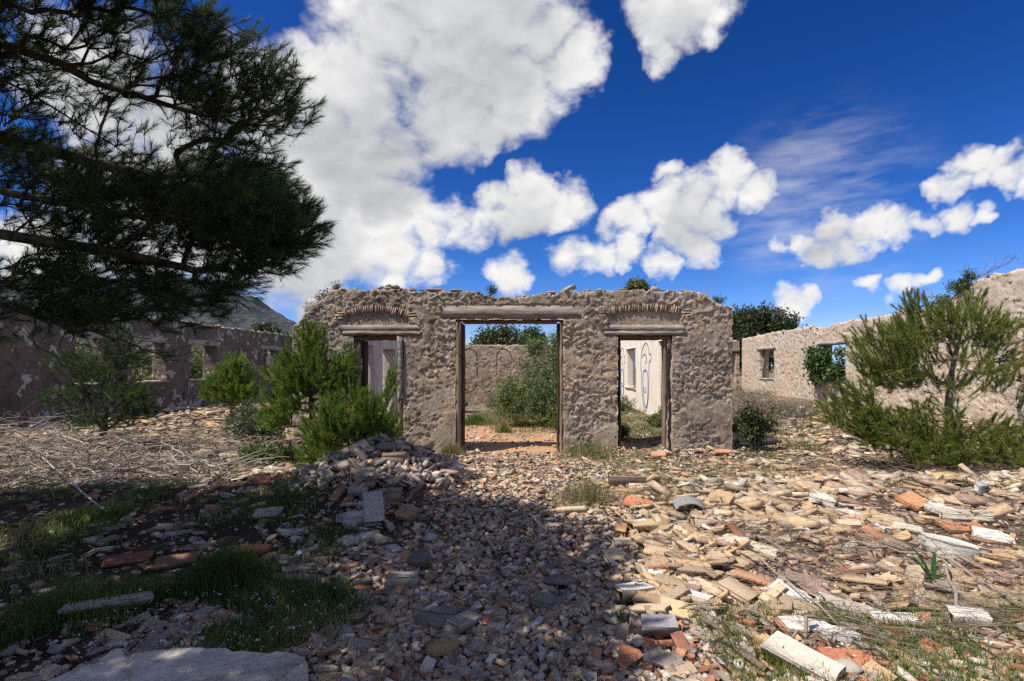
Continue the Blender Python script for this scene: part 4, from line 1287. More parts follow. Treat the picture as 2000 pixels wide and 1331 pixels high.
def build_bushes():
    # the twiggy shrub that fills the room behind the wide doorway
    bush('shrub', 'tall twiggy green shrub filling the room behind the wide doorway', (0.45, 14.3, gz(0.45, 14.3)),
         [(0.40, 14.3, 1.45, 0.85, 0.8, 0.65, 3), (-0.35, 14.1, 0.95, 0.75, 0.7, 0.48, 2.2), (0.75, 14.6, 2.2, 0.42, 0.5, 0.55, 1.6), (-0.75, 13.9, 0.62, 0.55, 0.6, 0.32, 1.4), (0.85, 13.4, 0.8, 0.6, 0.6, 0.65, 2.6), (0.3, 13.6, 1.0, 0.6, 0.5, 0.5, 1.6), (0.95, 14.2, 1.6, 0.4, 0.5, 0.5, 1.4), (0.1, 14.4, 2.15, 0.35, 0.4, 0.3, .7), (0.25, 13.5, 0.5, 0.6, 0.5, 0.4, 1.6), (0.75, 13.0, 0.4, 0.5, 0.4, 0.35, 1.4), (-0.45, 13.7, 0.4, 0.5, 0.5, 0.3, 1.0), (1.0, 14.3, 2.5, .25, .3, .35, .6)],
         1300, 12, 0.064, [(0.10, 0.165, 0.045), (0.13, 0.19, 0.06), (0.16, 0.20, 0.085), (0.085, 0.13, 0.04), (0.18, 0.22, 0.06)], 31, None, 'pale_bark', 0.0042, 0.075, 0.42, stems=7, step=0.16)
    bush('shrub', 'dark bush in the corner left of the doorway shrub', (-2.9, 17.9, gz(-2.9, 17.9)), [(-2.9, 17.9, 0.7, 0.6, 0.5, 0.6, 1)], 90, 14, 0.07, OAK, 32, spread=.09)
    # grey-green bush between the shaded wall and the upright sapling
    bush('shrub', 'low grey green leafy bush beside the upright young pine', (-5.55, 10.3, gz(-5.55, 10.3)), [(-5.75, 10.3, 0.42, 0.5, 0.45, 0.36, 2), (-5.2, 10.3, 0.55, 0.36, 0.4, 0.40, 1.6), (-5.9, 10.6, 0.62, 0.3, 0.3, 0.3, 1)], 260, 16, 0.045, GREY_GREEN, 33, spread=.06, stems=3)
    bush('shrub', 'fresh green low plant at the foot of the upright young pine', (-4.15, 8.5, gz(-4.15, 8.5)), [(-4.15, 8.5, 0.16, 0.45, 0.3, 0.16, 1), (-4.6, 8.7, 0.15, 0.35, 0.3, 0.14, 1)], 110, 14, 0.05, YELLOW_GREEN + GREEN, 34, spread=.05)
    # ivy in the window of the pale wall
    bush('ivy', 'leafy dark ivy spilling out of a window in the pale wall', (12.2, 20.6, 1.02), [(11.8, 20.8, 1.85, 0.3, 0.5, 0.5, 2.4), (11.65, 21.25, 1.75, 0.22, 0.4, 0.5, 1.3), (11.9, 20.1, 1.35, 0.3, 0.45, 0.28, 1.2), (11.7, 21.0, 1.2, 0.25, 0.4, 0.3, 1), (11.95, 19.9, 1.9, 0.2, 0.15, 0.5, .35), (11.75, 21.5, 2.3, .15, .2, .2, .3)], 190, 11, 0.11, GREEN, 35, spread=.1, aspect=.8, cat='ivy')
    # plants round the right end of the ruin
    bush('flowering_plant', 'leafy plant with purple flower heads beside the ruin', (4.05, 9.35, gz(4.05, 9.35)), [(4.05, 9.35, 0.42, 0.3, 0.25, 0.32, 2), (3.95, 9.3, 0.75, 0.16, 0.15, 0.2, 1), (4.3, 9.4, 0.6, 0.2, 0.15, 0.25, 1)], 130, 10, 0.055, OAK + GREEN, 36, spread=.045, cat='plant', stems=5)
    root = bpy.data.objects['flowering_plant']
    r = np.random.default_rng(5)
    pts = np.array([4.05, 9.3, 0.86]) + r.normal(0, 1, (60, 3)) * np.array([0.16, 0.1, 0.10])
    V, F, C = leaf_arrays(pts, 10, 0.02, 0.022, [(0.16, 0.03, 0.10), (0.24, 0.06, 0.15), (0.10, 0.02, 0.05)], 3)
    o = obj('flowers', mesh_np('flowers', V - np.array(root.location), F, M['leaf'], False, C), root); o['kind'] = 'stuff'
    for (x, y, h, w, lab, cols, sd) in ((5.5, 12.5, 0.5, 0.9, 'dry grey brown scrub before the pale wall', [(0.22, 0.19, 0.13), (0.17, 0.15, 0.10), (0.14, 0.14, 0.07)], 40),
                                        (7.6, 15.5, 0.6, 1.1, 'olive scrub under the ivy window', GREY_GREEN, 41), (9.0, 21.5, 0.7, 1.4, 'long dry scrub at the foot of the pale wall', GREY_GREEN + [(0.2, 0.17, 0.12)], 42),
                                        (6.4, 18.0, 0.5, 1.2, 'pinkish dry scrub at the far end of the yard', [(0.20, 0.15, 0.12), (0.24, 0.19, 0.15)], 43)):
        z = gz(x, y)
        bush('scrub', lab, (x, y, z), [(x, y, z + h * .5, w, w * .6, h * .5, 1)], 170, 12, 0.05, cols, sd, spread=.08, aspect=.25, stems=4)
    # inside the cream room
    for (x, y, h, w, lab, cols, sd) in ((3.1, 12.4, 0.28, 0.28, 'low green weeds by the opening of the cream wall', GREEN + YELLOW_GREEN, 44), (2.9, 16.9, 0.5, 0.5, 'taller weeds under the window of the cream wall', GREEN + YELLOW_GREEN, 45),
                                        (1.85, 10.9, 0.40, 0.20, 'dark low bush just inside the narrow doorway', OAK, 46), (3.3, 12.8, 0.45, 0.12, 'spindly green weed against the cream wall', YELLOW_GREEN, 47)):
        z = gz(x, y)
        bush('weed', lab, (x, y, z), [(x, y, z + h * .5, w, w, h * .5, 1)], 90, 12, 0.05, cols, sd, spread=.05, cat='plant', stems=3)
    # greenery outside the windows of the long wall
    for k, (x, y, rx, h) in enumerate(((-15.2, 14.5, 1.4, 2.9), (-16.0, 18.0, 1.6, 2.7), (-15.5, 22.0, 1.5, 2.5), (-17.0, 27.0, 2.0, 2.9), (-15.0, 11.5, 1.2, 2.8))):
        labs = ['sunlit green bush outside the second window of the long wall', 'sunlit olive bush outside the third window of the long wall', 'green bush outside the far windows of the long wall', 'bush well beyond the far end of the long wall', 'bright bush outside the near window of the long wall']
        bush('bush', labs[k], (x, y, 0), [(x, y, h * .55, rx, rx * 1.2, h * .45, 1)], 300, 14, 0.13, (YELLOW_GREEN + GREEN) if k % 2 == 0 else (GREY_GREEN + YELLOW_GREEN), 50 + k, 'bushes outside the long wall', spread=.16, aspect=.45, stems=4, rtip=.006, step=.25)


def far_trees():
    def tree(label, x, y, blobs, n, leaves, size, cols, seed, name='evergreen_tree', sp=0.22, th=0.5):
        base = (x, y, 0.0)
        bush(name, label, base, blobs, n, leaves, size, cols, seed, None, 'bark', 0.010, sp, 0.5, 'tree', 0.4, 1, wpath=0.3)
        bpy.data.objects[-1] if False else None
    tree('broad dark evergreen tree rising behind the pale wall', 15.0, 35.0, [(13.6, 34, 4.2, 1.6, 1.6, 1.5, 3), (15.4, 34.5, 4.3, 1.7, 1.6, 1.5, 3), (17.0, 35, 4.0, 1.3, 1.4, 1.4, 2), (14.4, 33, 2.4, 1.6, 1.5, 1.3, 2), (13.3, 32.8, 3.0, 1.0, 1.2, 1.6, 2)], 620, 20, 0.20, OAK, 60)
    tree('dark leafy tree crown seen over the back wall', -1.9, 26.0, [(-2.1, 26, 2.75, 0.7, 0.7, 0.75, 2), (-1.3, 26, 2.9, 0.6, 0.7, 0.7, 2), (-2.6, 26.3, 2.4, 0.5, 0.5, 0.55, 1)], 230, 22, 0.15, OAK, 61)
    tree('second rounded tree behind the back wall near the tall shrub', 0.1, 28.0, [(0.0, 28, 2.9, 0.7, 0.7, 0.8, 2), (-0.7, 28.4, 2.5, 0.7, 0.7, 0.6, 1)], 160, 20, 0.15, GREEN, 62)
    tree('light pine top showing over the ruined wall', 4.95, 24.0, [(4.9, 24, 5.35, 0.42, 0.4, 0.28, 2), (5.1, 24, 5.15, 0.35, 0.4, 0.25, 1), (4.7, 24, 4.7, 0.6, 0.5, 0.4, 1)], 150, 20, 0.11, YELLOW_GREEN + GREEN, 63, 'pine_tree', .12)
    tree('small dark pine behind the far end of the long wall', -14.6, 28.0, [(-14.6, 28, 3.2, 0.7, 0.7, 0.65, 1)], 140, 20, 0.16, OAK, 64, 'pine_tree')
    tree('tall loose trees of the plain beyond the windows of the pale wall', 19.0, 24.0, [(18.0, 22, 2.4, 1.8, 2.6, 1.7, 2), (19.0, 26, 2.6, 1.8, 2.6, 1.6, 2)], 330, 16, 0.2, OAK, 65)
    tree('grey leafed tree beyond the near window of the pale wall', 17.5, 17.5, [(17.0, 17.5, 2.1, 1.4, 1.6, 1.4, 2)], 200, 16, 0.18, GREY_GREEN, 66)


def build_mountain():
    # a bare limestone massif some three kilometres off
    n = 190
    th = np.linspace(math.radians(-72), math.radians(-12), n)
    rr = np.linspace(2300, 4200, 70)
    TH, RR = np.meshgrid(th, rr)
    X, Y = RR * np.sin(TH), RR * np.cos(TH)
    u = 1040 + 1000 * np.tan(TH)
    crest = np.interp(u, [-2200, -900, -200, 150, 330, 400, 450, 500, 540, 575, 620, 760], [10, 60, 100, 128, 138, 133, 122, 110, 92, 78, 40, 0]) / 1000
    H = crest * np.cos(TH) ** -1 * 3000 * np.cos(TH)
    prof = np.interp(RR, [2300, 2600, 3000, 3400, 4200], [0.0, 0.42, 0.98, 1.0, 0.5])
    rid = 1 - np.abs(2 * fbm(X / 260, Y / 260, 5, 5) - 1)
    Z = H * prof * (0.80 + 0.32 * rid) + 30 * (fbm(X / 90, Y / 90, 4, 6) - 0.5) * prof
    Z[0] = -5
    idx = np.arange(Z.size).reshape(Z.shape)
    F = np.stack([idx[:-1, :-1], idx[:-1, 1:], idx[1:, 1:], idx[1:, :-1]], -1).reshape(-1, 4)
    m, T = new_mat('haze_tinted_limestone')
    p = T.n('ShaderNodeNewGeometry').outputs['Position']
    nz = T.n('ShaderNodeSeparateXYZ', ins={0: T.n('ShaderNodeNewGeometry').outputs['Normal']}).outputs[2]
    a = T.noise(p, 0.006, 7, 0.65); b = T.noise(T.vec('MULTIPLY', p, (1, 1, 4)), 0.02, 5, 0.65)
    c = T.mix(T.ramp(T.math('ADD', a, T.math('MULTIPLY', nz, -0.2)), 0.28, 0.46), (0.080, 0.088, 0.100), (0.030, 0.042, 0.040))  # rock colours tinted blue to paint in the distant haze
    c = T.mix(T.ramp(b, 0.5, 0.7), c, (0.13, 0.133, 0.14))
    finish(T, c, 0.95, b, 1.0, 12.0, 0.0)
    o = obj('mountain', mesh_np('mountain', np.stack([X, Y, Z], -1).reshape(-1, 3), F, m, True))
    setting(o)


build_mountain()
far_trees()
build_bushes()
build_young_pines()
build_big_pine()


# ------------------------------------------------------------------ rubble
def brick_mesh(name, kind, seed):
    r = np.random.default_rng(seed)
    if kind == 'hollow':
        mb = MB()
        def bx(y0, y1, z0, z1):
            e0, e1 = -.5 + r.uniform(0, .07), .5 - r.uniform(0, .12)
            mb.box(e0, e1, y0, y1, z0, z1, 0.006)
        bx(-.5, .5, .30, .5); bx(-.5, .5, -.5, -.30)
        for a in (-.5, -.05, .40): bx(a, a + .10, -.298, .298)
        return mb.mesh(name, M['piece'])
    if kind == 'ribbed':
        prof = []
        k = 5
        for i in range(k):
            y0 = -.5 + i / k
            prof += [(y0 + .02, .36), (y0 + .05, .5), (y0 + 1 / k - .05, .5), (y0 + 1 / k - .02, .36)]
        prof = prof + [(.5, -.5), (-.5, -.5)]
    else:
        prof = [(-.5, -.46), (-.5, .44), (-.46, .5), (-.15, .5), (.15, .5), (.46, .5), (.5, .44), (.5, -.46), (.3, -.5), (-.3, -.5)]
    prof = np.array(prof)
    xs = [-.5, -.47, -.15, .2, .46, .5] if kind != 'ribbed' else [-.5, -.2, .2, .5]
    V = []
    slant0, slant1 = r.uniform(-.25, .25), r.uniform(-.4, .4)
    for i, x in enumerate(xs):
        s = 0.95 if (len(xs) == 6 and i in (0, 5)) else 1.0
        sl = slant0 if i < len(xs) / 2 else slant1
        for (y, z) in prof:
            end = abs(x) > .44
            V.append((x + end * (sl * y * .35 + r.normal(0, .018)), y * s + r.normal(0, .006), z * s + r.normal(0, .012)))
    n = len(prof)
    mb = MB()
    Q = [(i * n + j, i * n + (j + 1) % n, (i + 1) * n + (j + 1) % n, (i + 1) * n + j) for i in range(len(xs) - 1) for j in range(n)]
    T = []
    for b in (0, (len(xs) - 1) * n):
        c = len(V); V.append(tuple(np.mean(V[b:b + n], 0)))
        T += [(b + j, b + (j + 1) % n, c) for j in range(n)]
    mb.add(V, Q, T)
    return mb.mesh(name, M['piece'])


def slab_mesh(name, seed, corners=(4, 7), worn=0.05, mat='piece', quad=False, ragged=0.0):
    """a flat broken piece: irregular outline, slightly uneven top, broken sides"""
    r = np.random.default_rng(seed)
    n = r.integers(*corners)
    if quad:
        base = np.array([(-.5, -.5), (.5, -.5), (.5, .5), (-.5, .5)]) + r.normal(0, .05, (4, 2))
        pts = []
        for a, b in zip(base, np.roll(base, -1, 0)):
            pts += [a, a * .5 + b * .5 + r.normal(0, .02, 2)]
        O = np.array(pts)
    else:
        a = np.sort(r.random(n)) * 2 * np.pi + np.arange(n) * 0.25
        a = np.sort(np.mod(a, 2 * np.pi))
        O = np.stack([np.cos(a), np.sin(a)], -1) * (0.42 + 0.16 * r.random((n, 1)))
        if ragged:
            fine = []
            for p, q in zip(O, np.roll(O, -1, 0)):
                fine += [p, p * .66 + q * .34 + r.normal(0, ragged, 2), p * .33 + q * .67 + r.normal(0, ragged, 2)]
            O = np.array(fine)
    k = len(O)
    rings = [(O * 0.97, .5), (O, .40), (O * (1 - worn) + r.normal(0, .02, O.shape), -.45), (O * .9, -.5)]
    V = []
    for o, z in rings:
        V += [(p[0], p[1], z + r.normal(0, .04)) for p in o]
    V += [(0, 0, .5 + r.normal(0, .03)), (0, 0, -.5)]
    Q = [(i * k + j, i * k + (j + 1) % k, (i + 1) * k + (j + 1) % k, (i + 1) * k + j) for i in range(3) for j in range(k)]
    T = [(j, (j + 1) % k, 4 * k) for j in range(k)] + [(3 * k + j, 3 * k + (j + 1) % k, 4 * k + 1) for j in range(k)]
    mb = MB(); mb.add(V, Q, T)
    return mb.mesh(name, M[mat])


def curved_tile_mesh(name, seed):
    """a broken length of barrel tile"""
    r = np.random.default_rng(seed)
    n, m = 9, 3
    a = np.linspace(-1.05, 1.05, n)
    V = []
    for rad in (1.0, .86):
        for i in range(m + 1):
            x = -.5 + i / m
            for t in a:
                V.append((x + (i in (0, m)) * r.normal(0, .03), rad * .5 * math.sin(t), rad * .5 * math.cos(t) - .25))
    q = lambda s, i, j: s * (m + 1) * n + i * n + j
    Q = []
    for i in range(m):
        for j in range(n - 1):
            Q.append((q(0, i, j), q(0, i, j + 1), q(0, i + 1, j + 1), q(0, i + 1, j)))
            Q.append((q(1, i, j), q(1, i + 1, j), q(1, i + 1, j + 1), q(1, i, j + 1)))
        for j in (0, n - 1): Q.append((q(0, i, j), q(0, i + 1, j), q(1, i + 1, j), q(1, i, j)))
    for j in range(n - 1):
        for i in (0, m): Q.append((q(0, i, j), q(1, i, j), q(1, i, j + 1), q(0, i, j + 1)))
    mb = MB(); mb.add(V, Q)
    return mb.mesh(name, M['piece'])


BRICKS = [brick_mesh('brick_fragment', k, 200 + i) for i, k in enumerate(['solid', 'ribbed', 'solid', 'hollow', 'ribbed', 'solid', 'hollow', 'ribbed', 'solid', 'solid'])]
TILES = [slab_mesh('tile_fragment', 300 + i, quad=i < 5) for i in range(12)]
CURVED = [curved_tile_mesh('curved_tile_fragment', 330 + i) for i in range(3)]
CHUNKS = [slab_mesh('plaster_chunk', 350 + i, (6, 10), 0.15, ragged=.05) for i in range(8)]
COAT = [slab_mesh('plaster_coat', 380 + i, quad=True) for i in range(3)]

BUFF = [(0.51, 0.375, 0.23), (0.56, 0.43, 0.29), (0.45, 0.32, 0.20), (0.58, 0.46, 0.325), (0.41, 0.305, 0.205), (0.53, 0.37, 0.21), (0.45, 0.35, 0.25)]
TERRA = [(0.42, 0.19, 0.11), (0.46, 0.225, 0.135), (0.36, 0.16, 0.10), (0.48, 0.28, 0.18)]
GREY = [(0.30, 0.27, 0.24), (0.36, 0.32, 0.28), (0.25, 0.22, 0.195), (0.42, 0.37, 0.32), (0.33, 0.27, 0.23)]
PALE = [(0.62, 0.56, 0.47), (0.68, 0.62, 0.53), (0.58, 0.51, 0.41), (0.60, 0.56, 0.50)]
PINK = [(0.36, 0.26, 0.21), (0.40, 0.29, 0.23), (0.31, 0.225, 0.18), (0.44, 0.35, 0.28)]
PAL = {'buff': BUFF, 'terracotta': TERRA, 'grey': GREY, 'pale': PALE, 'pinkish': PINK}
HERO_XY = []       # places kept free for the pieces that are set one by one


def put(name, me, x, y, z, yaw, tx, ty, dims, color, label, cat, group=None):
    o = obj(name, me, color=color)
    o.location = (x, y, z)
    o.rotation_euler = Euler((tx, ty, yaw))
    o.scale = dims
    return tag(o, label, cat, group, 'thing')


def coat(o, k=0, color=(0.74, 0.71, 0.66), cover=0.9):
    """a skin of old plaster left on top of a piece (a part of it)"""
    c = obj('plaster_coat', COAT[k % 3], o, color=color)
    c.location = (0.0, 0.0, 0.53); c.scale = (cover, 0.94, 0.14)
    return c


LANDMARKS = []     # (short name, x, y)


def hero(u, v, name, me, L, W, H, yaw, tx, ty, color, label, cat, lift=0.35, short=None, coated=None, keep=0.8):
    x, y, z = ground_hit(u, v)
    o = put(name, me, x, y, z + H * lift, math.radians(yaw), math.radians(tx), math.radians(ty), (L, W, H), color, label, cat)
    if coated is not None: coat(o, coated)
    HERO_XY.append((x, y, max(L, W) * 0.5 * keep))
    if short: LANDMARKS.append((short, x, y))
    return o


def build_heroes():
    b, t, c, cu = BRICKS, TILES, CHUNKS, CURVED
    hero(1250, 990, 'tile_fragment', t[1], .32, .20, .035, -18, 12, 8, (0.62, 0.24, 0.12), 'large bright orange clay tile leaning on the rubble', 'tile', .9, 'the orange tile')
    hero(1345, 1003, 'curved_tile_fragment', cu[0], .24, .36, .24, 84, 0, -4, (0.27, 0.26, 0.25), 'grey curved roof tile arched up among buff bricks', 'tile', .35, 'the grey curved tile')
    hero(1256, 1035, 'brick_fragment', b[0], .34, .26, .07, 16, -6, 3, (0.58, 0.43, 0.25), 'thick square buff block with a white flake on top', 'brick', .6, 'the square buff block')
    x, y, z = ground_hit(1256, 1035)
    f = obj('paint_flake', COAT[1], bpy.data.objects[[o.name for o in bpy.data.objects if o.get('label', '').startswith('thick square buff')][0]], color=(0.74, 0.72, 0.70)); f.location = (.02, .2, .51); f.scale = (.36, .34, .1)
    hero(1213, 1048, 'brick_fragment', b[2], .13, .10, .08, 70, 10, -25, (0.60, 0.34, 0.15), 'small orange brick standing up beside the square buff block', 'brick', .8, 'the small orange brick')
    hero(1218, 1065, 'brick_fragment', b[8], .20, .13, .05, 10, 6, 6, (0.56, 0.46, 0.34), 'pale brick stub under the small orange brick', 'brick', .4)
    hero(1222, 968, 'brick_fragment', b[3], .30, .14, .09, -14, 4, 2, (0.42, 0.27, 0.16), 'brown hollow brick lying under the bright orange tile', 'brick', .3)
    hero(1462, 1078, 'brick_fragment', b[5], .44, .13, .045, -38, 8, 6, (0.70, 0.60, 0.46), 'long cream slab of brick lying across a tan one', 'brick', 1.1, 'the long cream slab', keep=.5)
    hero(1398, 1065, 'brick_fragment', b[8], .42, .14, .055, -26, 4, 3, (0.60, 0.43, 0.24), 'long tan brick just below the cream slab', 'brick', .6, keep=.5)
    hero(1310, 1093, 'brick_fragment', b[9], .46, .14, .06, -24, 2, 3, (0.56, 0.42, 0.26), 'longest tan brick in the middle of the sunlit slope', 'brick', .6, 'the longest tan brick', keep=.5)
    hero(1345, 1117, 'brick_fragment', b[2], .34, .17, .045, -14, 10, 2, (0.58, 0.40, 0.22), 'broad flat tan brick below the longest one', 'brick', .6, keep=.5)
    hero(1422, 1103, 'brick_fragment', b[1], .32, .14, .05, -28, 8, 4, (0.52, 0.40, 0.27), 'ribbed brick lying below the long cream slab', 'brick', .6)
    hero(1200, 1093, 'brick_fragment', b[4], .20, .15, .045, 20, 16, 0, (0.66, 0.53, 0.33), 'short yellowish ribbed brick tilted towards the path', 'brick', .6, 'the yellow ribbed brick')
    hero(1238, 1170, 'brick_fragment', b[0], .29, .15, .075, 24, -4, 4, (0.54, 0.42, 0.27), 'thick brick with a clean white plaster top', 'brick', .6, 'the white topped brick', 0)
    hero(1362, 1183, 'brick_fragment', b[5], .20, .13, .06, -30, -5, 5, (0.58, 0.45, 0.29), 'smaller white topped brick beside a broken stub', 'brick', .6, None, 1)
    hero(1336, 1207, 'brick_fragment', b[7], .32, .16, .05, -28, 10, 4, (0.66, 0.50, 0.29), 'yellow brick with deep ribs lying by the shade edge', 'brick', .6, 'the deep ribbed brick')
    hero(1440, 1172, 'brick_fragment', b[6], .26, .13, .07, -52, 6, 12, (0.50, 0.39, 0.27), 'steep hollow brick pitched down the slope', 'brick', .7)
    hero(1478, 1145, 'brick_fragment', b[8], .34, .10, .05, -36, 0, 6, (0.56, 0.30, 0.17), 'narrow reddish brick pointing down the slope', 'brick', .8)
    hero(1545, 1175, 'tile_fragment', t[2], .32, .15, .04, -55, 12, 6, (0.70, 0.64, 0.52), 'cream tile propped up by dry stalks', 'tile', .9, 'the propped cream tile', 0)
    hero(1668, 1202, 'concrete_slab', c[0], .40, .24, .05, -32, 10, 4, (0.46, 0.41, 0.35), 'smooth grey beige slab beside a rough stone', 'slab', .8, 'the smooth grey slab')
    hero(1630, 1180, 'stone', ROCKS[3], .09, .08, .06, 10, 0, 0, (0.34, 0.25, 0.17), 'rough brown stone touching the smooth grey slab', 'stone', .5)
    hero(1745, 1222, 'brick_fragment', b[9], .30, .11, .05, -6, 4, 0, (0.64, 0.50, 0.30), 'flat yellow white brick beside the smooth grey slab', 'brick', .5, None, 2)
    hero(1890, 1228, 'brick_fragment', b[0], .21, .11, .09, -12, 8, 2, (0.74, 0.71, 0.64), 'clean white block lying at the edge of the weeds', 'block', .6, 'the white block')
    hero(1826, 1222, 'stone', ROCKS[6], .10, .09, .07, 0, 0, 0, (0.40, 0.35, 0.28), 'rounded tan stone between white block and grey slab', 'stone', .4)
    hero(1975, 1243, 'plaster_chunk', c[3], .36, .16, .06, -40, 6, 5, (0.44, 0.40, 0.35), 'long grey mortar slab at the edge of the weeds', 'slab', .6)
    hero(1806, 1275, 'tile_fragment', t[7], .19, .16, .025, -48, 14, 4, (0.50, 0.17, 0.10), 'sharp red tile shard tilted on grey slabs', 'tile', 1.2, 'the red shard')
    hero(1752, 1248, 'tile_fragment', t[4], .14, .11, .03, 80, 12, 4, (0.46, 0.16, 0.10), 'second red tile shard with a curled edge', 'tile', 1.0)
    hero(1808, 1253, 'plaster_chunk', c[2], .26, .18, .03, -16, 8, 2, (0.46, 0.44, 0.40), 'flat grey slab under the sharp red shard', 'slab', .5)
    hero(1655, 1300, 'tile_fragment', t[3], .25, .14, .03, -6, 10, 2, (0.52, 0.20, 0.12), 'broad red tile in the grass before the camera', 'tile', .9, 'the broad red tile')
    hero(1655, 1322, 'stone', ROCKS[1], .09, .08, .07, 30, 0, 0, (0.50, 0.46, 0.39), 'whitish stone under the broad red tile', 'stone', .5)
    hero(1572, 1312, 'concrete_slab', t[0], .36, .17, .06, -52, 8, 6, (0.66, 0.60, 0.50), 'long cream slab sloping down out of the picture', 'slab', .9, 'the long cream block')
    hero(1535, 1296, 'brick_fragment', b[1], .30, .07, .06, -58, 0, 4, (0.54, 0.40, 0.22), 'narrow yellow ribbed brick against the cream slab', 'brick', .7)
    hero(1560, 1238, 'tile_fragment', t[3], .24, .13, .045, 8, 12, 4, (0.58, 0.34, 0.21), 'pinkish tile with a white worn middle', 'tile', .8, None, 0)
    hero(1610, 1247, 'plaster_chunk', c[5], .34, .13, .05, -28, 6, 3, (0.66, 0.65, 0.64), 'long whitish blue plaster slab above the grass', 'slab', .7)
    hero(1290, 1248, 'tile_fragment', t[0], .21, .13, .06, -8, 10, -4, (0.34, 0.33, 0.34), 'smooth blue grey slab on the shade edge', 'slab', 1.4, 'the blue grey slab')
    hero(1262, 1242, 'stone', ROCKS[8], .10, .09, .09, 40, 0, 0, (0.36, 0.26, 0.20), 'reddish stone holding up the blue grey slab', 'stone', .4)
    hero(1243, 1238, 'brick_fragment', b[4], .15, .09, .06, 78, 4, 0, (0.46, 0.37, 0.28), 'upright ribbed brick stub on the shade edge', 'brick', .7)
    hero(1225, 1300, 'tile_fragment', t[8], .17, .16, .035, 10, 30, 6, (0.40, 0.17, 0.10), 'shaded red tile shard with a curved corner', 'tile', .9, 'the shaded red shard')
    hero(1265, 1280, 'tile_fragment', t[9], .17, .15, .025, 30, 22, -6, (0.42, 0.15, 0.09), 'second shaded red tile behind a grey wedge', 'tile', .9)
    hero(1252, 1270, 'stone', ROCKS[5], .07, .065, .05, 60, 0, 0, (0.42, 0.36, 0.30), 'grey wedge shaped stone on the shaded red tiles', 'stone', 1.0)
    hero(1295, 1303, 'brick_fragment', b[7], .20, .11, .05, -28, 12, 2, (0.30, 0.27, 0.24), 'dark grey ribbed brick in the shade', 'brick', .6)
    # along the shaded path
    hero(1100, 1143, 'stone', ROCKS[0], .17, .15, .12, 10, 0, 0, (0.16, 0.135, 0.12), 'dark lichened boulder where the path meets the sun', 'stone', .35, 'the dark boulder')
    hero(1060, 1185, 'concrete_slab', c[1], .33, .15, .07, -24, 6, 3, (0.20, 0.18, 0.155), 'dark speckled concrete wedge on the path', 'slab', .5, 'the dark concrete wedge')
    hero(860, 1225, 'concrete_slab', c[4], .29, .22, .10, 14, -10, 6, (0.19, 0.18, 0.165), 'dark pitted triangular concrete lump on the path', 'slab', .5, 'the pitted lump')
    hero(905, 1232, 'brick_fragment', b[7], .24, .11, .07, 58, 10, 6, (0.36, 0.30, 0.25), 'grey ribbed brick leaning on the pitted lump', 'brick', .6)
    hero(925, 1195, 'tile_fragment', t[10], .15, .13, .02, -30, 16, 4, (0.44, 0.40, 0.34), 'pale triangular tile on the path', 'tile', 1.0)
    hero(835, 1195, 'tile_fragment', t[11], .15, .08, .02, 16, 12, -8, (0.68, 0.68, 0.66), 'bright white tile shard above the pitted lump', 'tile', .9)
    hero(826, 1112, 'stone', ROCKS[7], .13, .11, .14, 0, 0, 0, (0.13, 0.115, 0.105), 'squat dark block at the left side of the path', 'stone', .45, 'the squat dark block')
    hero(790, 1145, 'concrete_slab', t[1], .23, .15, .08, 12, -6, 4, (0.32, 0.29, 0.26), 'worn grey block beside the squat dark one', 'slab', .5)
    hero(865, 1285, 'stone', ROCKS[4], .10, .09, .09, 20, 0, 0, (0.33, 0.22, 0.13), 'brown cubic stone low on the path', 'stone', .5)
    hero(1048, 1290, 'tile_fragment', t[6], .14, .12, .03, -50, 20, 4, (0.42, 0.40, 0.38), 'light grey pointed shard low on the path', 'tile', .9)
    hero(770, 1080, 'plaster_chunk', c[6], .17, .13, .04, 4, 10, 2, (0.40, 0.37, 0.34), 'worn pale slab on the path below the upright block', 'slab', .6)
    # the heap before the narrow doorway
    hero(729, 1022, 'brick_fragment', b[2], .33, .19, .075, 112, 8, -46, (0.36, 0.335, 0.31), 'smooth grey block leaning upright on the heap', 'block', 1.9, 'the leaning grey block')
    hero(695, 1028, 'concrete_slab', t[2], .20, .15, .11, 4, 10, -4, (0.52, 0.46, 0.42), 'whitish block end beside the leaning grey block', 'block', .5)
    hero(757, 1036, 'tile_fragment', t[5], .20, .15, .04, 120, 30, -20, (0.34, 0.28, 0.24), 'brown slab behind the leaning grey block', 'tile', 1.0)
    hero(795, 1018, 'brick_fragment', b[4], .18, .15, .12, -24, 30, 6, (0.34, 0.23, 0.15), 'brown ribbed brick at the foot of the heap', 'brick', .5)
    hero(770, 985, 'brick_fragment', b[6], .16, .12, .16, 4, 0, 4, (0.25, 0.19, 0.15), 'dark boxy brick set in the heap', 'brick', .5)
    hero(770, 917, 'brick_fragment', b[3], .30, .16, .20, 6, 0, 0, (0.24, 0.18, 0.13), 'dark hollow brick box near the top of the heap', 'brick', .5, 'the hollow brick box')
    hero(700, 968, 'brick_fragment', b[5], .20, .13, .08, 12, 0, 4, (0.32, 0.28, 0.24), 'short grey brick sitting midway up the heap', 'brick', .6)
    hero(655, 925, 'stone', ROCKS[2], .17, .15, .15, 40, 0, 0, (0.24, 0.21, 0.19), 'grey lichened stone on the near side of the heap', 'stone', .4)
    hero(720, 938, 'stone', ROCKS[9], .19, .13, .11, 0, 0, 0, (0.27, 0.245, 0.22), 'white spotted grey stone on the heap', 'stone', .6)
    hero(760, 888, 'stone', ROCKS[3], .21, .15, .10, 10, 0, 0, (0.20, 0.175, 0.155), 'flat dark stone crowning the heap', 'stone', 1.0, 'the crowning stone')
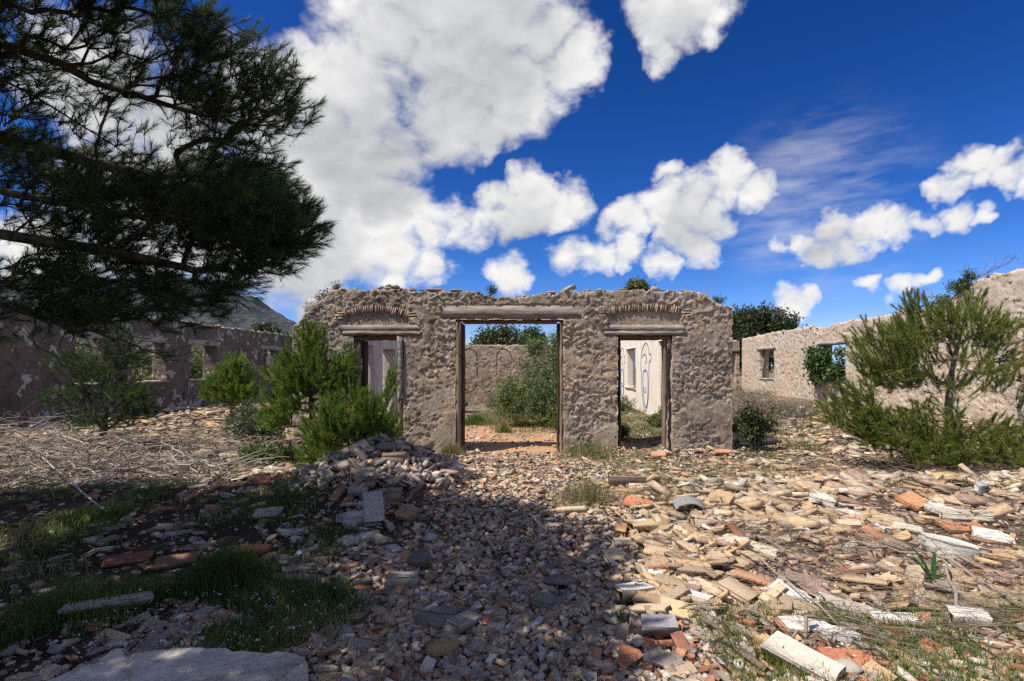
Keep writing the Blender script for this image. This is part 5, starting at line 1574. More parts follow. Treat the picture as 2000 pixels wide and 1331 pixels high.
    hero(842, 938, 'brick_fragment', b[9], .22, .12, .10, -8, 0, 0, (0.62, 0.58, 0.53), 'sunlit whitish block just beyond the heap', 'block', .5)
    # left, shade and sun
    hero(218, 1196, 'concrete_slab', t[0], .46, .17, .06, 32, -8, 2, (0.50, 0.45, 0.43), 'long whitish slab lying in the dark grass', 'slab', .8, 'the long whitish slab')
    hero(345, 1048, 'plaster_chunk', c[7], .32, .13, .03, 28, -6, 0, (0.44, 0.42, 0.43), 'thin grey shard pointing up the shaded slope', 'tile', .8)
    hero(568, 1045, 'plaster_chunk', c[0], .24, .15, .04, 6, 8, 0, (0.56, 0.52, 0.48), 'pale cracked slab in the shade', 'slab', .6, 'the pale cracked slab')
    hero(564, 1060, 'plaster_chunk', c[3], .22, .13, .035, 2, 10, 0, (0.54, 0.51, 0.50), 'second pale slab just below the cracked one', 'slab', .6)
    hero(524, 1010, 'brick_fragment', b[4], .25, .16, .05, 18, 14, 0, (0.38, 0.33, 0.28), 'shaded ribbed grey brick on the slope', 'brick', .7)
    hero(582, 1087, 'tile_fragment', t[9], .12, .09, .02, 4, 16, 4, (0.62, 0.64, 0.70), 'bluish white glazed tile shard in the dark soil', 'tile', .9)
    hero(500, 1083, 'brick_fragment', b[2], .22, .10, .06, 4, 4, 0, (0.42, 0.17, 0.08), 'reddish brick behind the dark grass clump', 'brick', .6)
    hero(250, 1100, 'tile_fragment', t[3], .30, .17, .035, 26, 10, 0, (0.24, 0.085, 0.055), 'big dark red tile sunk in the shaded slope', 'tile', .7, 'the dark red tile')
    hero(345, 1103, 'tile_fragment', t[2], .30, .15, .035, 28, 10, 0, (0.24, 0.125, 0.08), 'brown red tile next to the dark red one', 'tile', .7)
    hero(676, 1063, 'plaster_chunk', c[1], .22, .15, .05, -18, 8, 0, (0.48, 0.44, 0.41), 'pale lumpy slab below the heap', 'slab', .6)
    hero(512, 948, 'tile_fragment', t[4], .20, .20, .06, 48, 22, 6, (0.58, 0.24, 0.13), 'sunlit orange red square tile on the shade edge', 'tile', 1.1, 'the orange red square tile')
    hero(500, 962, 'tile_fragment', t[1], .20, .12, .035, 10, 0, 0, (0.62, 0.50, 0.32), 'yellow tile under the orange red square one', 'tile', .5)
    hero(410, 903, 'stone', ROCKS[7], .26, .20, .24, 20, 0, 0, (0.30, 0.24, 0.19), 'big rough brown stone among sunlit tiles', 'stone', .4, 'the rough brown stone')
    hero(404, 893, 'tile_fragment', t[0], .26, .22, .04, 8, 40, 0, (0.62, 0.51, 0.36), 'buff square tile behind the rough brown stone', 'tile', 2.0)
    hero(447, 897, 'tile_fragment', t[1], .32, .19, .05, 32, 20, 0, (0.66, 0.54, 0.38), 'long buff tile beside the rough brown stone', 'tile', 1.2)
    hero(545, 905, 'brick_fragment', b[1], .23, .16, .06, -4, 6, 0, (0.66, 0.53, 0.33), 'neat yellow brick alone in the sun', 'brick', .6)
    hero(505, 873, 'brick_fragment', b[8], .30, .22, .07, 18, 10, 0, (0.60, 0.43, 0.26), 'tan brick near the foot of the young pines', 'brick', .7)
    hero(600, 900, 'stone', ROCKS[5], .12, .09, .09, 30, 0, 0, (0.50, 0.48, 0.45), 'pale striped stone under the young pine', 'stone', .5)
    hero(640, 923, 'plaster_chunk', c[2], .40, .14, .07, 14, 0, 0, (0.62, 0.55, 0.44), 'long sunlit pale slab at the shade edge', 'slab', .6)
    # right hand slope
    hero(1677, 958, 'tile_fragment', t[2], .26, .26, .04, 40, 16, 4, (0.64, 0.52, 0.36), 'square buff tile lying cornerwise near the wide pine', 'tile', .9, 'the cornerwise buff tile')
    hero(1605, 985, 'plaster_chunk', c[4], .34, .28, .06, 20, 14, 4, (0.68, 0.64, 0.57), 'big pale plaster slab tilted among brown bricks', 'slab', .8, 'the big pale slab')
    hero(1785, 990, 'tile_fragment', t[1], .28, .22, .06, 22, 18, -6, (0.62, 0.31, 0.16), 'orange edged flat brick tilted up', 'tile', .9, 'the orange edged brick')
    hero(1880, 1040, 'tile_fragment', t[3], .32, .20, .05, -6, 6, 0, (0.55, 0.24, 0.13), 'flat terracotta brick under the white slabs', 'tile', .6, 'the terracotta brick')
    hero(1938, 1058, 'tile_fragment', t[2], .30, .20, .04, -34, 14, 4, (0.60, 0.33, 0.21), 'half white half orange tile on the slope', 'tile', .9, None, 0)
    hero(1835, 1013, 'plaster_chunk', c[5], .36, .14, .08, -40, 4, 10, (0.68, 0.64, 0.59), 'speckled white slab sliding over terracotta bricks', 'slab', 1.0, 'the speckled white slab')
    hero(1885, 1020, 'brick_fragment', b[1], .42, .12, .08, -12, 40, 0, (0.56, 0.52, 0.45), 'whitewashed ribbed tile row half sunk in rubble', 'tile', .6)
    hero(1860, 1088, 'plaster_chunk', c[6], .46, .17, .13, -40, 6, 4, (0.62, 0.59, 0.54), 'thick crusty white lump lying down the slope', 'slab', .5, 'the crusty white lump')
    hero(1935, 1098, 'brick_fragment', b[6], .32, .10, .06, -20, 6, 4, (0.62, 0.41, 0.22), 'orange hollow brick low on the far slope', 'brick', .8)
    hero(1930, 970, 'plaster_chunk', c[7], .26, .22, .10, 10, 14, 0, (0.64, 0.62, 0.61), 'white crumbling chunk under the wide pine', 'slab', .7)
    hero(1735, 1028, 'tile_fragment', t[4], .28, .20, .05, -20, 14, 4, (0.56, 0.43, 0.27), 'broad ribbed tan tile in the brick field', 'tile', .8)
    hero(1772, 1043, 'brick_fragment', b[5], .22, .11, .06, -34, 6, 4, (0.66, 0.60, 0.50), 'small whitish brick by the broad tan tile', 'brick', .7)
    hero(1700, 1048, 'plaster_chunk', c[3], .30, .12, .10, -32, 6, 6, (0.64, 0.60, 0.53), 'ridged white mortar strip below the big pale slab', 'slab', .6)
    hero(1240, 948, 'concrete_slab', t[0], .66, .14, .14, -2, 0, 0, (0.27, 0.20, 0.16), 'low dark kerb stone between path and slope', 'kerb', .3, 'the low kerb', keep=.5)
    hero(1245, 945, 'tile_fragment', t[5], .12, .1, .02, 9, 0, 0, (0.5, .3, .2), 'thin red tile on the low kerb', 'tile', 6.0)
    hero(1115, 1003, 'brick_fragment', b[8], .34, .10, .06, 10, 0, 0, (0.62, 0.50, 0.33), 'buff brick alone beside the grassy tuft', 'brick', .6)
    hero(1398, 952, 'stone', ROCKS[6], .11, .09, .14, 0, 0, 0, (0.38, 0.34, 0.28), 'grey stone standing on end in thin grass', 'stone', .5)
    hero(1285, 895, 'tile_fragment', t[2], .26, .18, .06, -4, 14, 0, (0.54, 0.29, 0.18), 'pink tile below the threshold of the narrow doorway', 'tile', .8)
    hero(1410, 888, 'tile_fragment', t[3], .26, .16, .05, -8, 14, 0, (0.52, 0.26, 0.16), 'pink tile in the grass by the end of the ruin', 'tile', .8)
    hero(920, 878, 'stone', ROCKS[0], .10, .09, .10, 40, 0, 0, (0.20, 0.17, 0.15), 'dark stone at the foot of the wide doorway', 'stone', .5)
    # the big pale slab that rises out of the lower edge
    x, y = -1.47, 2.18
    r = np.random.default_rng(3)
    V, n = [], 15
    outline = np.array([(-.74, -.55), (-.72, -.25), (-.62, -.02), (-.48, .10), (-.30, .16), (-.12, .17), (.10, .155), (.32, .13), (.52, .105), (.60, .07), (.55, -.05), (.53, -.2), (.5, -.55)]) * np.array([.80, 1.0])
    outline = np.repeat(outline, 3, 0) * .5 + .5 * np.concatenate([outline + (np.roll(outline, -1, 0) - outline) * t for t in (0, .33, .66)], 1).reshape(-1, 2)
    outline += r.normal(0, .006, outline.shape)
    k = len(outline)
    for o, z in ((outline * .985, .30), (outline, .285), (outline * 1.01 + r.normal(0, .012, outline.shape), .15), (outline * .98, -.05)):
        V += [(p[0], p[1], z + r.normal(0, .004)) for p in o]
    V += [(-.1, -.2, .315)]
    Q = [(i * k + j, i * k + (j + 1) % k, (i + 1) * k + (j + 1) % k, (i + 1) * k + j) for i in range(3) for j in range(k)]
    T = [(j, (j + 1) % k, 4 * k) for j in range(k)]
    mb = MB(); mb.add(V, Q, T)
    M['slab'] = mat_plain('pale_slab', (0.36, 0.32, 0.29), (0.52, 0.48, 0.44), 6.0, bstr=0.35, bdist=.004)
    o = obj('concrete_slab', mb.mesh('concrete_slab', M['slab']), loc=(x, y, gz(x, y) - .02), rot=(math.radians(-3), 0, 0))
    tag(o, 'large pale rounded slab at the lower edge of the grass', 'slab', None, 'thing')
    HERO_XY.append((x, y, .6)); LANDMARKS.append(('the large pale slab', x, y))
    LANDMARKS.extend([('the wide pine', 6.85, 8.3), ('the bare footed young pine', -3.62, 8.35), ('the bushy young pine', -2.75, 8.0), ('the wide doorway', -0.4, 9.5), ('the narrow doorway', 2.1, 9.5), ('the end of the ruin', 3.8, 9.5),
                      ('the flowering plant', 4.05, 9.35), ('the grey green bush', -5.55, 10.3), ('the long shaded wall', -11.8, 11), ('the round bright pine', -7.75, 13.2), ('the dark sapling', -8.3, 9.9)])


def zone(x, y, n):
    """what lies where: density, kind weights (brick, tile, stone, chunk), colour weights, size, layering"""
    hw = 0.62 + 0.07 * y
    on_path = abs(x - (-0.12 + 0.02 * y) + 0.25 * (n - .5)) < hw and y < 9.4
    mound = math.hypot((x + 1.95) / 1.0, (y - 6.75) / 1.15) < 1
    if mound: return 1.0, (.54, .34, .09, .03), {'grey': .50, 'buff': .22, 'pinkish': .28}, (.06, .22), .12, 24
    if 8.75 < y < 9.55 and -5 < x < 4.2 and not on_path:
        return 0.9, (.3, .35, .25, .1), {'buff': .35, 'pinkish': .25, 'terracotta': .12, 'pale': .13, 'grey': .15}, (.05, .15), .05, 16
    if y > 9.6: 
        if 10.05 < y < 18.5 and -3.9 < x < 3.4: return 0.22, (.2, .4, .35, .05), {'buff': .5, 'pinkish': .3, 'pale': .2}, (.05, .16), 0, 8
        if x > 4.0: return 0.55 if n > .4 else .25, (.4, .35, .15, .1), {'buff': .6, 'pinkish': .2, 'pale': .12, 'terracotta': .08}, (.09, .28), .04, 14
        if x < -4.4: return (0.85 if y > 9.6 + 0.25 * (x + 11) else .2) * (1 if n > .38 else .5), (.3, .5, .12, .08), {'buff': .7, 'pinkish': .15, 'pale': .12, 'terracotta': .03}, (.10, .30), .03, 9
        return 0, None, None, None, 0, 0
    if on_path and y > 5.6: return 1.0, (.22, .55, .15, .08), {'pinkish': .30, 'grey': .06, 'buff': .50, 'terracotta': .06, 'pale': .08}, (.035, .15), .02, 14
    if on_path: return 1.0, (.30, .34, .28, .08), {'pinkish': .40, 'grey': .18, 'buff': .25, 'terracotta': .07, 'pale': .08}, (.028, .115) if y < 6 else (.03, .12), .02, 20
    if x > 0:
        if y < 3.25: return (0.9 if x > 1.3 else .7) * (1 if n > .4 else .45), (.15, .50, .2, .15), {'terracotta': .25, 'buff': .31, 'grey': .2, 'pale': .10, 'pinkish': .14}, (.05, .16), .03, 13
        dens = .80 if n > .47 else .30
        if 3.2 < y < 4.7 and x > 1.7: dens *= .40       # the weedy band
        if y > 6.9: return dens * .8, (.4, .4, .1, .1), {'buff': .66, 'pinkish': .14, 'pale': .13, 'terracotta': .07}, (.06, .20), .02, 9
        return dens, (.60, .24, .05, .11), {'buff': .66, 'pinkish': .20, 'pale': .06, 'terracotta': .05, 'grey': .03}, (.05, .27), .05, 16
    if y < 7.2 + 0.15 * (x + 2):
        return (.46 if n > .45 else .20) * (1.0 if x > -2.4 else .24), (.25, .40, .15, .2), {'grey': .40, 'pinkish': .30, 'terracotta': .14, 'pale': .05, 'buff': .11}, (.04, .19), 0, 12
    if x < -4.0 - .2 * (y - 7) and y < 9.7: return .22, (.3, .35, .2, .15), {'grey': .4, 'buff': .3, 'pinkish': .3}, (.06, .22), 0, 12
    return (.9 if n > .42 else .5) * (1 if x > -6 else .5), (.35, .42, .12, .11), {'buff': .62, 'pinkish': .16, 'pale': .16, 'terracotta': .06}, (.08, .26), .03, 11


COLOUR_WORD = {'buff': 'buff', 'terracotta': 'terracotta', 'grey': 'grey', 'pale': 'whitish', 'pinkish': 'brownish'}
KIND_WORD = [('brick_fragment', 'brick'), ('tile_fragment', 'tile'), ('stone', 'stone'), ('plaster_chunk', 'plaster')]


def scatter_pieces():
    r = np.random.default_rng(77)
    rows = []
    H = np.array(HERO_XY)
    tries = 0
    NS = 100000
    ys = 2.15 * (17.5 / 2.15) ** (r.random(NS) ** 0.85)
    xs = ys * r.uniform(-1.18, 1.16, NS) + r.uniform(-.3, .3, NS)
    ns_ = fbm(xs * 1.3, ys * 1.3, 3, 55)
    while len(rows) < 17500 and tries < NS:
        x, y, n = float(xs[tries]), float(ys[tries]), float(ns_[tries])
        tries += 1
        if abs(x) > 11.6: continue
        if 9.50 < y < 10.12 and -4.6 < x < 3.85 and not (-1.3 < x < .45 or 1.75 < x < 2.45): continue
        if y > 10 and (abs(x - 3.7) < .35 or abs(x + 4.2) < .4): continue
        d, kw, cw, sz, layer, tilt = zone(x, y, n)
        if r.random() > d: continue
        if (np.hypot(H[:, 0] - x, H[:, 1] - y) - H[:, 2]).min() < 0.02 and r.random() < .9: continue
        kind = r.choice(4, p=kw)
        cn = r.choice(list(cw), p=np.array(list(cw.values())) / sum(cw.values()))
        s = sz[0] + (sz[1] - sz[0]) * r.random() ** 2.3
        if kind == 2: s *= 0.62
        if kind == 2 and cn in ('terracotta', 'buff') and r.random() < .5: cn = 'grey' if y < 7 and x < .5 else 'pinkish'
        rows.append((x, y, kind, cn, s, layer, tilt))
    # size in the picture decides which stand as things of their own
    px = np.array([q[4] / q[1] for q in rows])
    order = np.argsort(-px)
    left = [235, 235, 235, 150]
    batch = {}
    LM = np.array([(a, b) for _, a, b in LANDMARKS])
    seen_labels = {}
    lying = ('lying flat', 'slightly tilted', 'steeply tilted')
    for i in order:
        x, y, kind, cn, s, layer, tilt = rows[i]
        pal = PAL[cn]
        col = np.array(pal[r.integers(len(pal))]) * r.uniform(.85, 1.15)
        yaw = r.normal(-0.6, .55) if (x > .8 and y > 3.0 and kind < 2) else (r.normal(0.25, .6) if x < -2.5 else r.uniform(-3.1, 3.1))
        tx, ty = r.normal(0, math.radians(tilt), 2)
        z = gz(x, y) + r.random() * layer
        if left[kind] > 0 and px[i] * 1000 > 9 and -1.06 * y < x < .98 * y:
            left[kind] -= 1
            name, word = KIND_WORD[kind]
            if kind == 0:
                me = BRICKS[r.integers(len(BRICKS))]
                long = r.random() < .7
                dims = (s * (1.3 if long else .9), s * r.uniform(.36, .55), max(.022, s * r.uniform(.12, .21)))
            elif kind == 1:
                if r.random() < .10:
                    me, dims = CURVED[r.integers(3)], (s * 1.1, s * .8, s * .5)
                else:
                    me, dims = TILES[r.integers(len(TILES))], (s * 1.1, s * r.uniform(.6, .95), r.uniform(.016, .032))
            elif kind == 2:
                me = ROCKS[r.integers(len(ROCKS))]; dims = (s * .55, s * .55 * r.uniform(.7, 1), s * .55 * r.uniform(.7, 1.1))
            else:
                me = CHUNKS[r.integers(len(CHUNKS))]; dims = (s, s * r.uniform(.55, .9), s * r.uniform(.12, .24))
            # words that single it out: look first, then the nearest landmark
            tl = lying[0 if math.hypot(tx, ty) < .10 else (1 if math.hypot(tx, ty) < .30 else 2)]
            size = 'small' if s < .09 else ('middling' if s < .17 else 'large')
            dd = np.hypot(LM[:, 0] - x, LM[:, 1] - y); j = int(np.argmin(dd))
            dx, dy = x - LM[j, 0], y - LM[j, 1]
            way = ('right of' if dx > 0 else 'left of') if abs(dx) > abs(dy) else ('beyond' if dy > 0 else 'before')
            how = 'close ' if dd[j] < .35 else ('' if dd[j] < .9 else 'well ')
            kw_ = {0: ('brick piece', 'ribbed brick piece', 'hollow brick piece')[{'s': 0, 'r': 1, 'h': 2}[['s', 'r', 's', 'h', 'r', 's', 'h', 'r', 's', 's'][BRICKS.index(me)]]] if kind == 0 else '',
                   1: 'curved tile piece' if me in CURVED else 'tile piece', 2: 'stone', 3: 'plaster lump'}[kind]
            lum = col.mean() / np.mean(pal)
            shade = 'light ' if lum > 1.07 else ('dark ' if lum < .93 else '')
            lab = f'{size} {shade}{COLOUR_WORD[cn]} {kw_} {tl} {how}{way} {LANDMARKS[j][0]}'
            o = put(name, me, x, y, z + dims[2] * (.24 if kind != 2 else .15), yaw, tx, ty, dims, col, lab, word, None)
            if kind == 0 and r.random() < .045 and s > .1: coat(o, int(r.integers(3)))
            seen_labels.setdefault(lab, []).append(o)
        else:
            batch.setdefault(kind, []).append((x, y, z, yaw, tx, ty, s, col))
    extra = 0
    for lab, os_ in seen_labels.items():
        if len(os_) > 1:            # told apart by how near they lie, else one group
            lmn = next(((a, b) for s_, a, b in LANDMARKS if lab.endswith(s_)), None)
            if len(os_) <= 3 and lmn and len(lab.split()) <= 14:
                os_.sort(key=lambda o: math.hypot(o.location.x - lmn[0], o.location.y - lmn[1]))
                dist = [math.hypot(o.location.x - lmn[0], o.location.y - lmn[1]) for o in os_]
                if all(b - a > .06 for a, b in zip(dist, dist[1:])):
                    for w_, o in zip(('nearer one:', 'farther one:') if len(os_) == 2 else ('nearest one:', 'middle one:', 'farthest one:'), os_): o['label'] = f'{w_} {lab}'
                    continue
            for o in os_: o['group'] = lab
    # all the rest, too small to pick apart, stays geometry in one object of each sort
    names = ('brick_bits', 'tile_bits', 'stone_bits', 'plaster_bits')
    for kind, L in batch.items():
        add_bits(names[kind], L, kind, r)


BOX_V = np.array([(x, y, z) for x in (-.5, .5) for y in (-.5, .5) for z in (-.5, .5)])
BOX_Q = np.array([(0, 1, 3, 2), (4, 6, 7, 5), (0, 4, 5, 1), (2, 3, 7, 6), (0, 2, 6, 4), (1, 5, 7, 3)])


def ico():
    import bmesh
    bm = bmesh.new(); bmesh.ops.create_icosphere(bm, subdivisions=1, radius=.5)
    V = np.array([v.co[:] for v in bm.verts]); F = np.array([[v.index for v in f.verts] for f in bm.faces]); bm.free()
    return V, F


ICO_V, ICO_F = ico()
PEN_A = np.arange(5) * 2 * np.pi / 5
PEN_V = np.concatenate([np.stack([np.cos(PEN_A) * .5, np.sin(PEN_A) * .5, np.full(5, z)], -1) for z in (.5, -.5)])
PEN_Q = np.array([(j, (j + 1) % 5, 5 + (j + 1) % 5, 5 + j) for j in range(5)])
PEN_T = np.array([(0, 1, 2), (0, 2, 3), (0, 3, 4)])


def rot_mats(yaw, tx, ty):
    cz, sz = np.cos(yaw), np.sin(yaw); cx, sx = np.cos(tx), np.sin(tx); cy, sy = np.cos(ty), np.sin(ty)
    o, l = np.zeros_like(yaw), np.ones_like(yaw)
    Rz = np.stack([cz, -sz, o, sz, cz, o, o, o, l], -1).reshape(-1, 3, 3)
    Rx = np.stack([l, o, o, o, cx, -sx, o, sx, cx], -1).reshape(-1, 3, 3)
    Ry = np.stack([cy, o, sy, o, l, o, -sy, o, cy], -1).reshape(-1, 3, 3)
    return Rz @ Ry @ Rx


def bits_arrays(pos, dims, yaw, tx, ty, col, shape, r, jit):
    V0 = {'box': BOX_V, 'pen': PEN_V, 'ico': ICO_V}[shape]
    n, k = len(pos), len(V0)
    V = V0[None] + r.normal(0, jit, (n, k, 3))
    V = V * dims[:, None, :]
    V = np.einsum('nij,nkj->nki', rot_mats(yaw, tx, ty), V) + pos[:, None, :]
    off = (np.arange(n) * k)[:, None, None]
    F = {'box': [BOX_Q], 'pen': [PEN_Q, PEN_T], 'ico': [ICO_F]}[shape]
    return V.reshape(-1, 3), [(off + f[None]).reshape(-1, f.shape[1]) for f in F], np.repeat(col, k, 0)


def add_bits(name, L, kind, r):
    A = np.array([q[:7] for q in L]); col = np.array([q[7] for q in L])
    s = A[:, 6]; n = len(A); u = lambda a, b: r.uniform(a, b, n)
    dims = {0: np.stack([s * u(.9, 1.5), s * u(.4, .65), np.maximum(.025, s * u(.15, .28))], -1), 1: np.stack([s * u(.9, 1.2), s * u(.6, 1), u(.014, .03)], -1),
            2: np.stack([s * u(.9, 1.2), s * u(.7, 1), s * u(.5, .9)], -1), 3: np.stack([s, s * u(.6, .9), s * u(.15, .3)], -1)}[kind]
    pos = A[:, :3].copy(); pos[:, 2] += dims[:, 2] * .35
    V, F, C = bits_arrays(pos, dims, A[:, 3], A[:, 4], A[:, 5], col, ('box', 'pen', 'ico', 'pen')[kind], r, (.06, .07, .07, .09)[kind])
    o = obj(name, mesh_np(name, V, F, M['bits'], False, C))
    setting(o, 'stuff')
    o['label'] = {0: 'brick bits too small to count strewn over the ground', 1: 'tile bits too small to count strewn over the ground', 2: 'small stones strewn over the ground', 3: 'plaster crumbs strewn over the ground'}[kind]


def build_gravel():
    """the finest rubble: nobody would count it"""
    r = np.random.default_rng(88)
    N = 98000
    y = 2.1 * (15.0 / 2.1) ** (r.random(N) ** 0.9)
    x = r.uniform(-1.15, 1.16, N) * y
    n = fbm(x * 1.6, y * 1.6, 3, 66)
    hw = 0.62 + 0.07 * y
    path = (np.abs(x + 0.12 - 0.02 * y) < hw + 0.2) & (y < 9.6)
    dens = np.where(path, .78, np.where(x > 0, np.where(n > .45, .75, .5), np.where(y > 7.4, .5, np.where(x > -2.4, .40, .10))))
    dens = np.where(y > 9.5, np.where((x > -1.3) & (x < .6) & (y < 13), .16, .2), dens)
    dens = np.where((y > 8.6) & (y < 9.5), .8, dens)
    inwall = (y > 9.5) & (y < 10.1) & (x > -4.6) & (x < 3.8) & ~(((x > -1.3) & (x < .45)) | ((x > 1.7) & (x < 2.5)))
    keep = (r.random(N) < dens) & ~inwall & (np.abs(x) < 11.5)
    x, y, path = x[keep], y[keep], path[keep]
    n = len(x)
    s = np.where(path, 0.010 + 0.055 * r.random(n) ** 2.4, 0.010 + 0.04 * r.random(n) ** 2) * np.where(y > 6, 1.25, 1)
    names = ['pinkish', 'grey', 'buff', 'terracotta', 'pale']
    pw = {True: [.46, .16, .24, .07, .07], False: [.26, .14, .45, .06, .09]}
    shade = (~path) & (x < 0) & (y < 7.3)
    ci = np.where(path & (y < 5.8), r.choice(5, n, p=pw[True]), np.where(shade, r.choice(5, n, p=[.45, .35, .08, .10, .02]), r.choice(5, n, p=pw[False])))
    col = np.array([PAL[names[c]][k % len(PAL[names[c]])] for c, k in zip(ci, r.integers(0, 99, n))]) * r.uniform(.8, 1.2, (n, 1))
    z = terrain(x, y)
    g = r.integers(0, 10, n)
    for sel, shape, nm in ((g < 3, 'ico', 'gravel'), ((g >= 3) & (g < 7), 'pen', 'shard_gravel'), (g >= 7, 'box', 'brick_gravel')):
        k = sel.sum()
        dims = np.stack([s[sel] * r.uniform(.8, 1.4, k), s[sel] * r.uniform(.7, 1, k), s[sel] * (r.uniform(.5, .85, k) if shape == 'ico' else r.uniform(.2, .45, k))], -1)
        pos = np.stack([x[sel], y[sel], z[sel] + dims[:, 2] * .3], -1)
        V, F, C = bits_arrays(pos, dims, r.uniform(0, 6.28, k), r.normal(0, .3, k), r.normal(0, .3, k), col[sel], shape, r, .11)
        o = setting(obj(nm, mesh_np(nm, V, F, M['bits'], False, C)), 'stuff')
        o['label'] = 'fine gravel of crushed brick and stone over the ground'


# ------------------------------------------------------------------ dry branches, grass, small plants
def branch_curve(p, yaw, L, rad, r, lift=0.0, bend=0.35, seg=7, tilt=0.05):
    """points of a crooked stick that starts at p and lies over the ground"""
    pts = [np.array(p, float)]
    a, e = yaw, tilt
    for i in range(seg):
        a += r.normal(0, bend); e = e * .8 + r.normal(0, bend * .35)
        d = np.array([math.cos(a) * math.cos(e), math.sin(a) * math.cos(e), math.sin(e)])
        q = pts[-1] + d * L / seg
        q[2] = max(q[2], gz(q[0], q[1]) + rad)
        pts.append(q)
    return np.array(pts), rad * np.linspace(1, .35, seg + 1)


def sticks_mesh(name, curves, cols, sides=4, origin=(0, 0, 0)):
    P0 = np.concatenate([c[:-1] for c, _ in curves]); P1 = np.concatenate([c[1:] for c, _ in curves])
    r0 = np.concatenate([k[:-1] for _, k in curves]); r1 = np.concatenate([k[1:] for _, k in curves])
    V, F = tubes(P0 - np.array(origin), P1 - np.array(origin), r0, r1, sides)
    C = np.concatenate([np.tile(np.array(c)[None], ((len(k[0]) - 1) * 2 * sides, 1)) for k, c in zip(curves, cols)])
    return mesh_np(name, V, F, M['dry'], True, C)


DRY = [(0.29, 0.25, 0.215), (0.40, 0.36, 0.315), (0.19, 0.155, 0.13), (0.50, 0.45, 0.39), (0.24, 0.19, 0.15)]


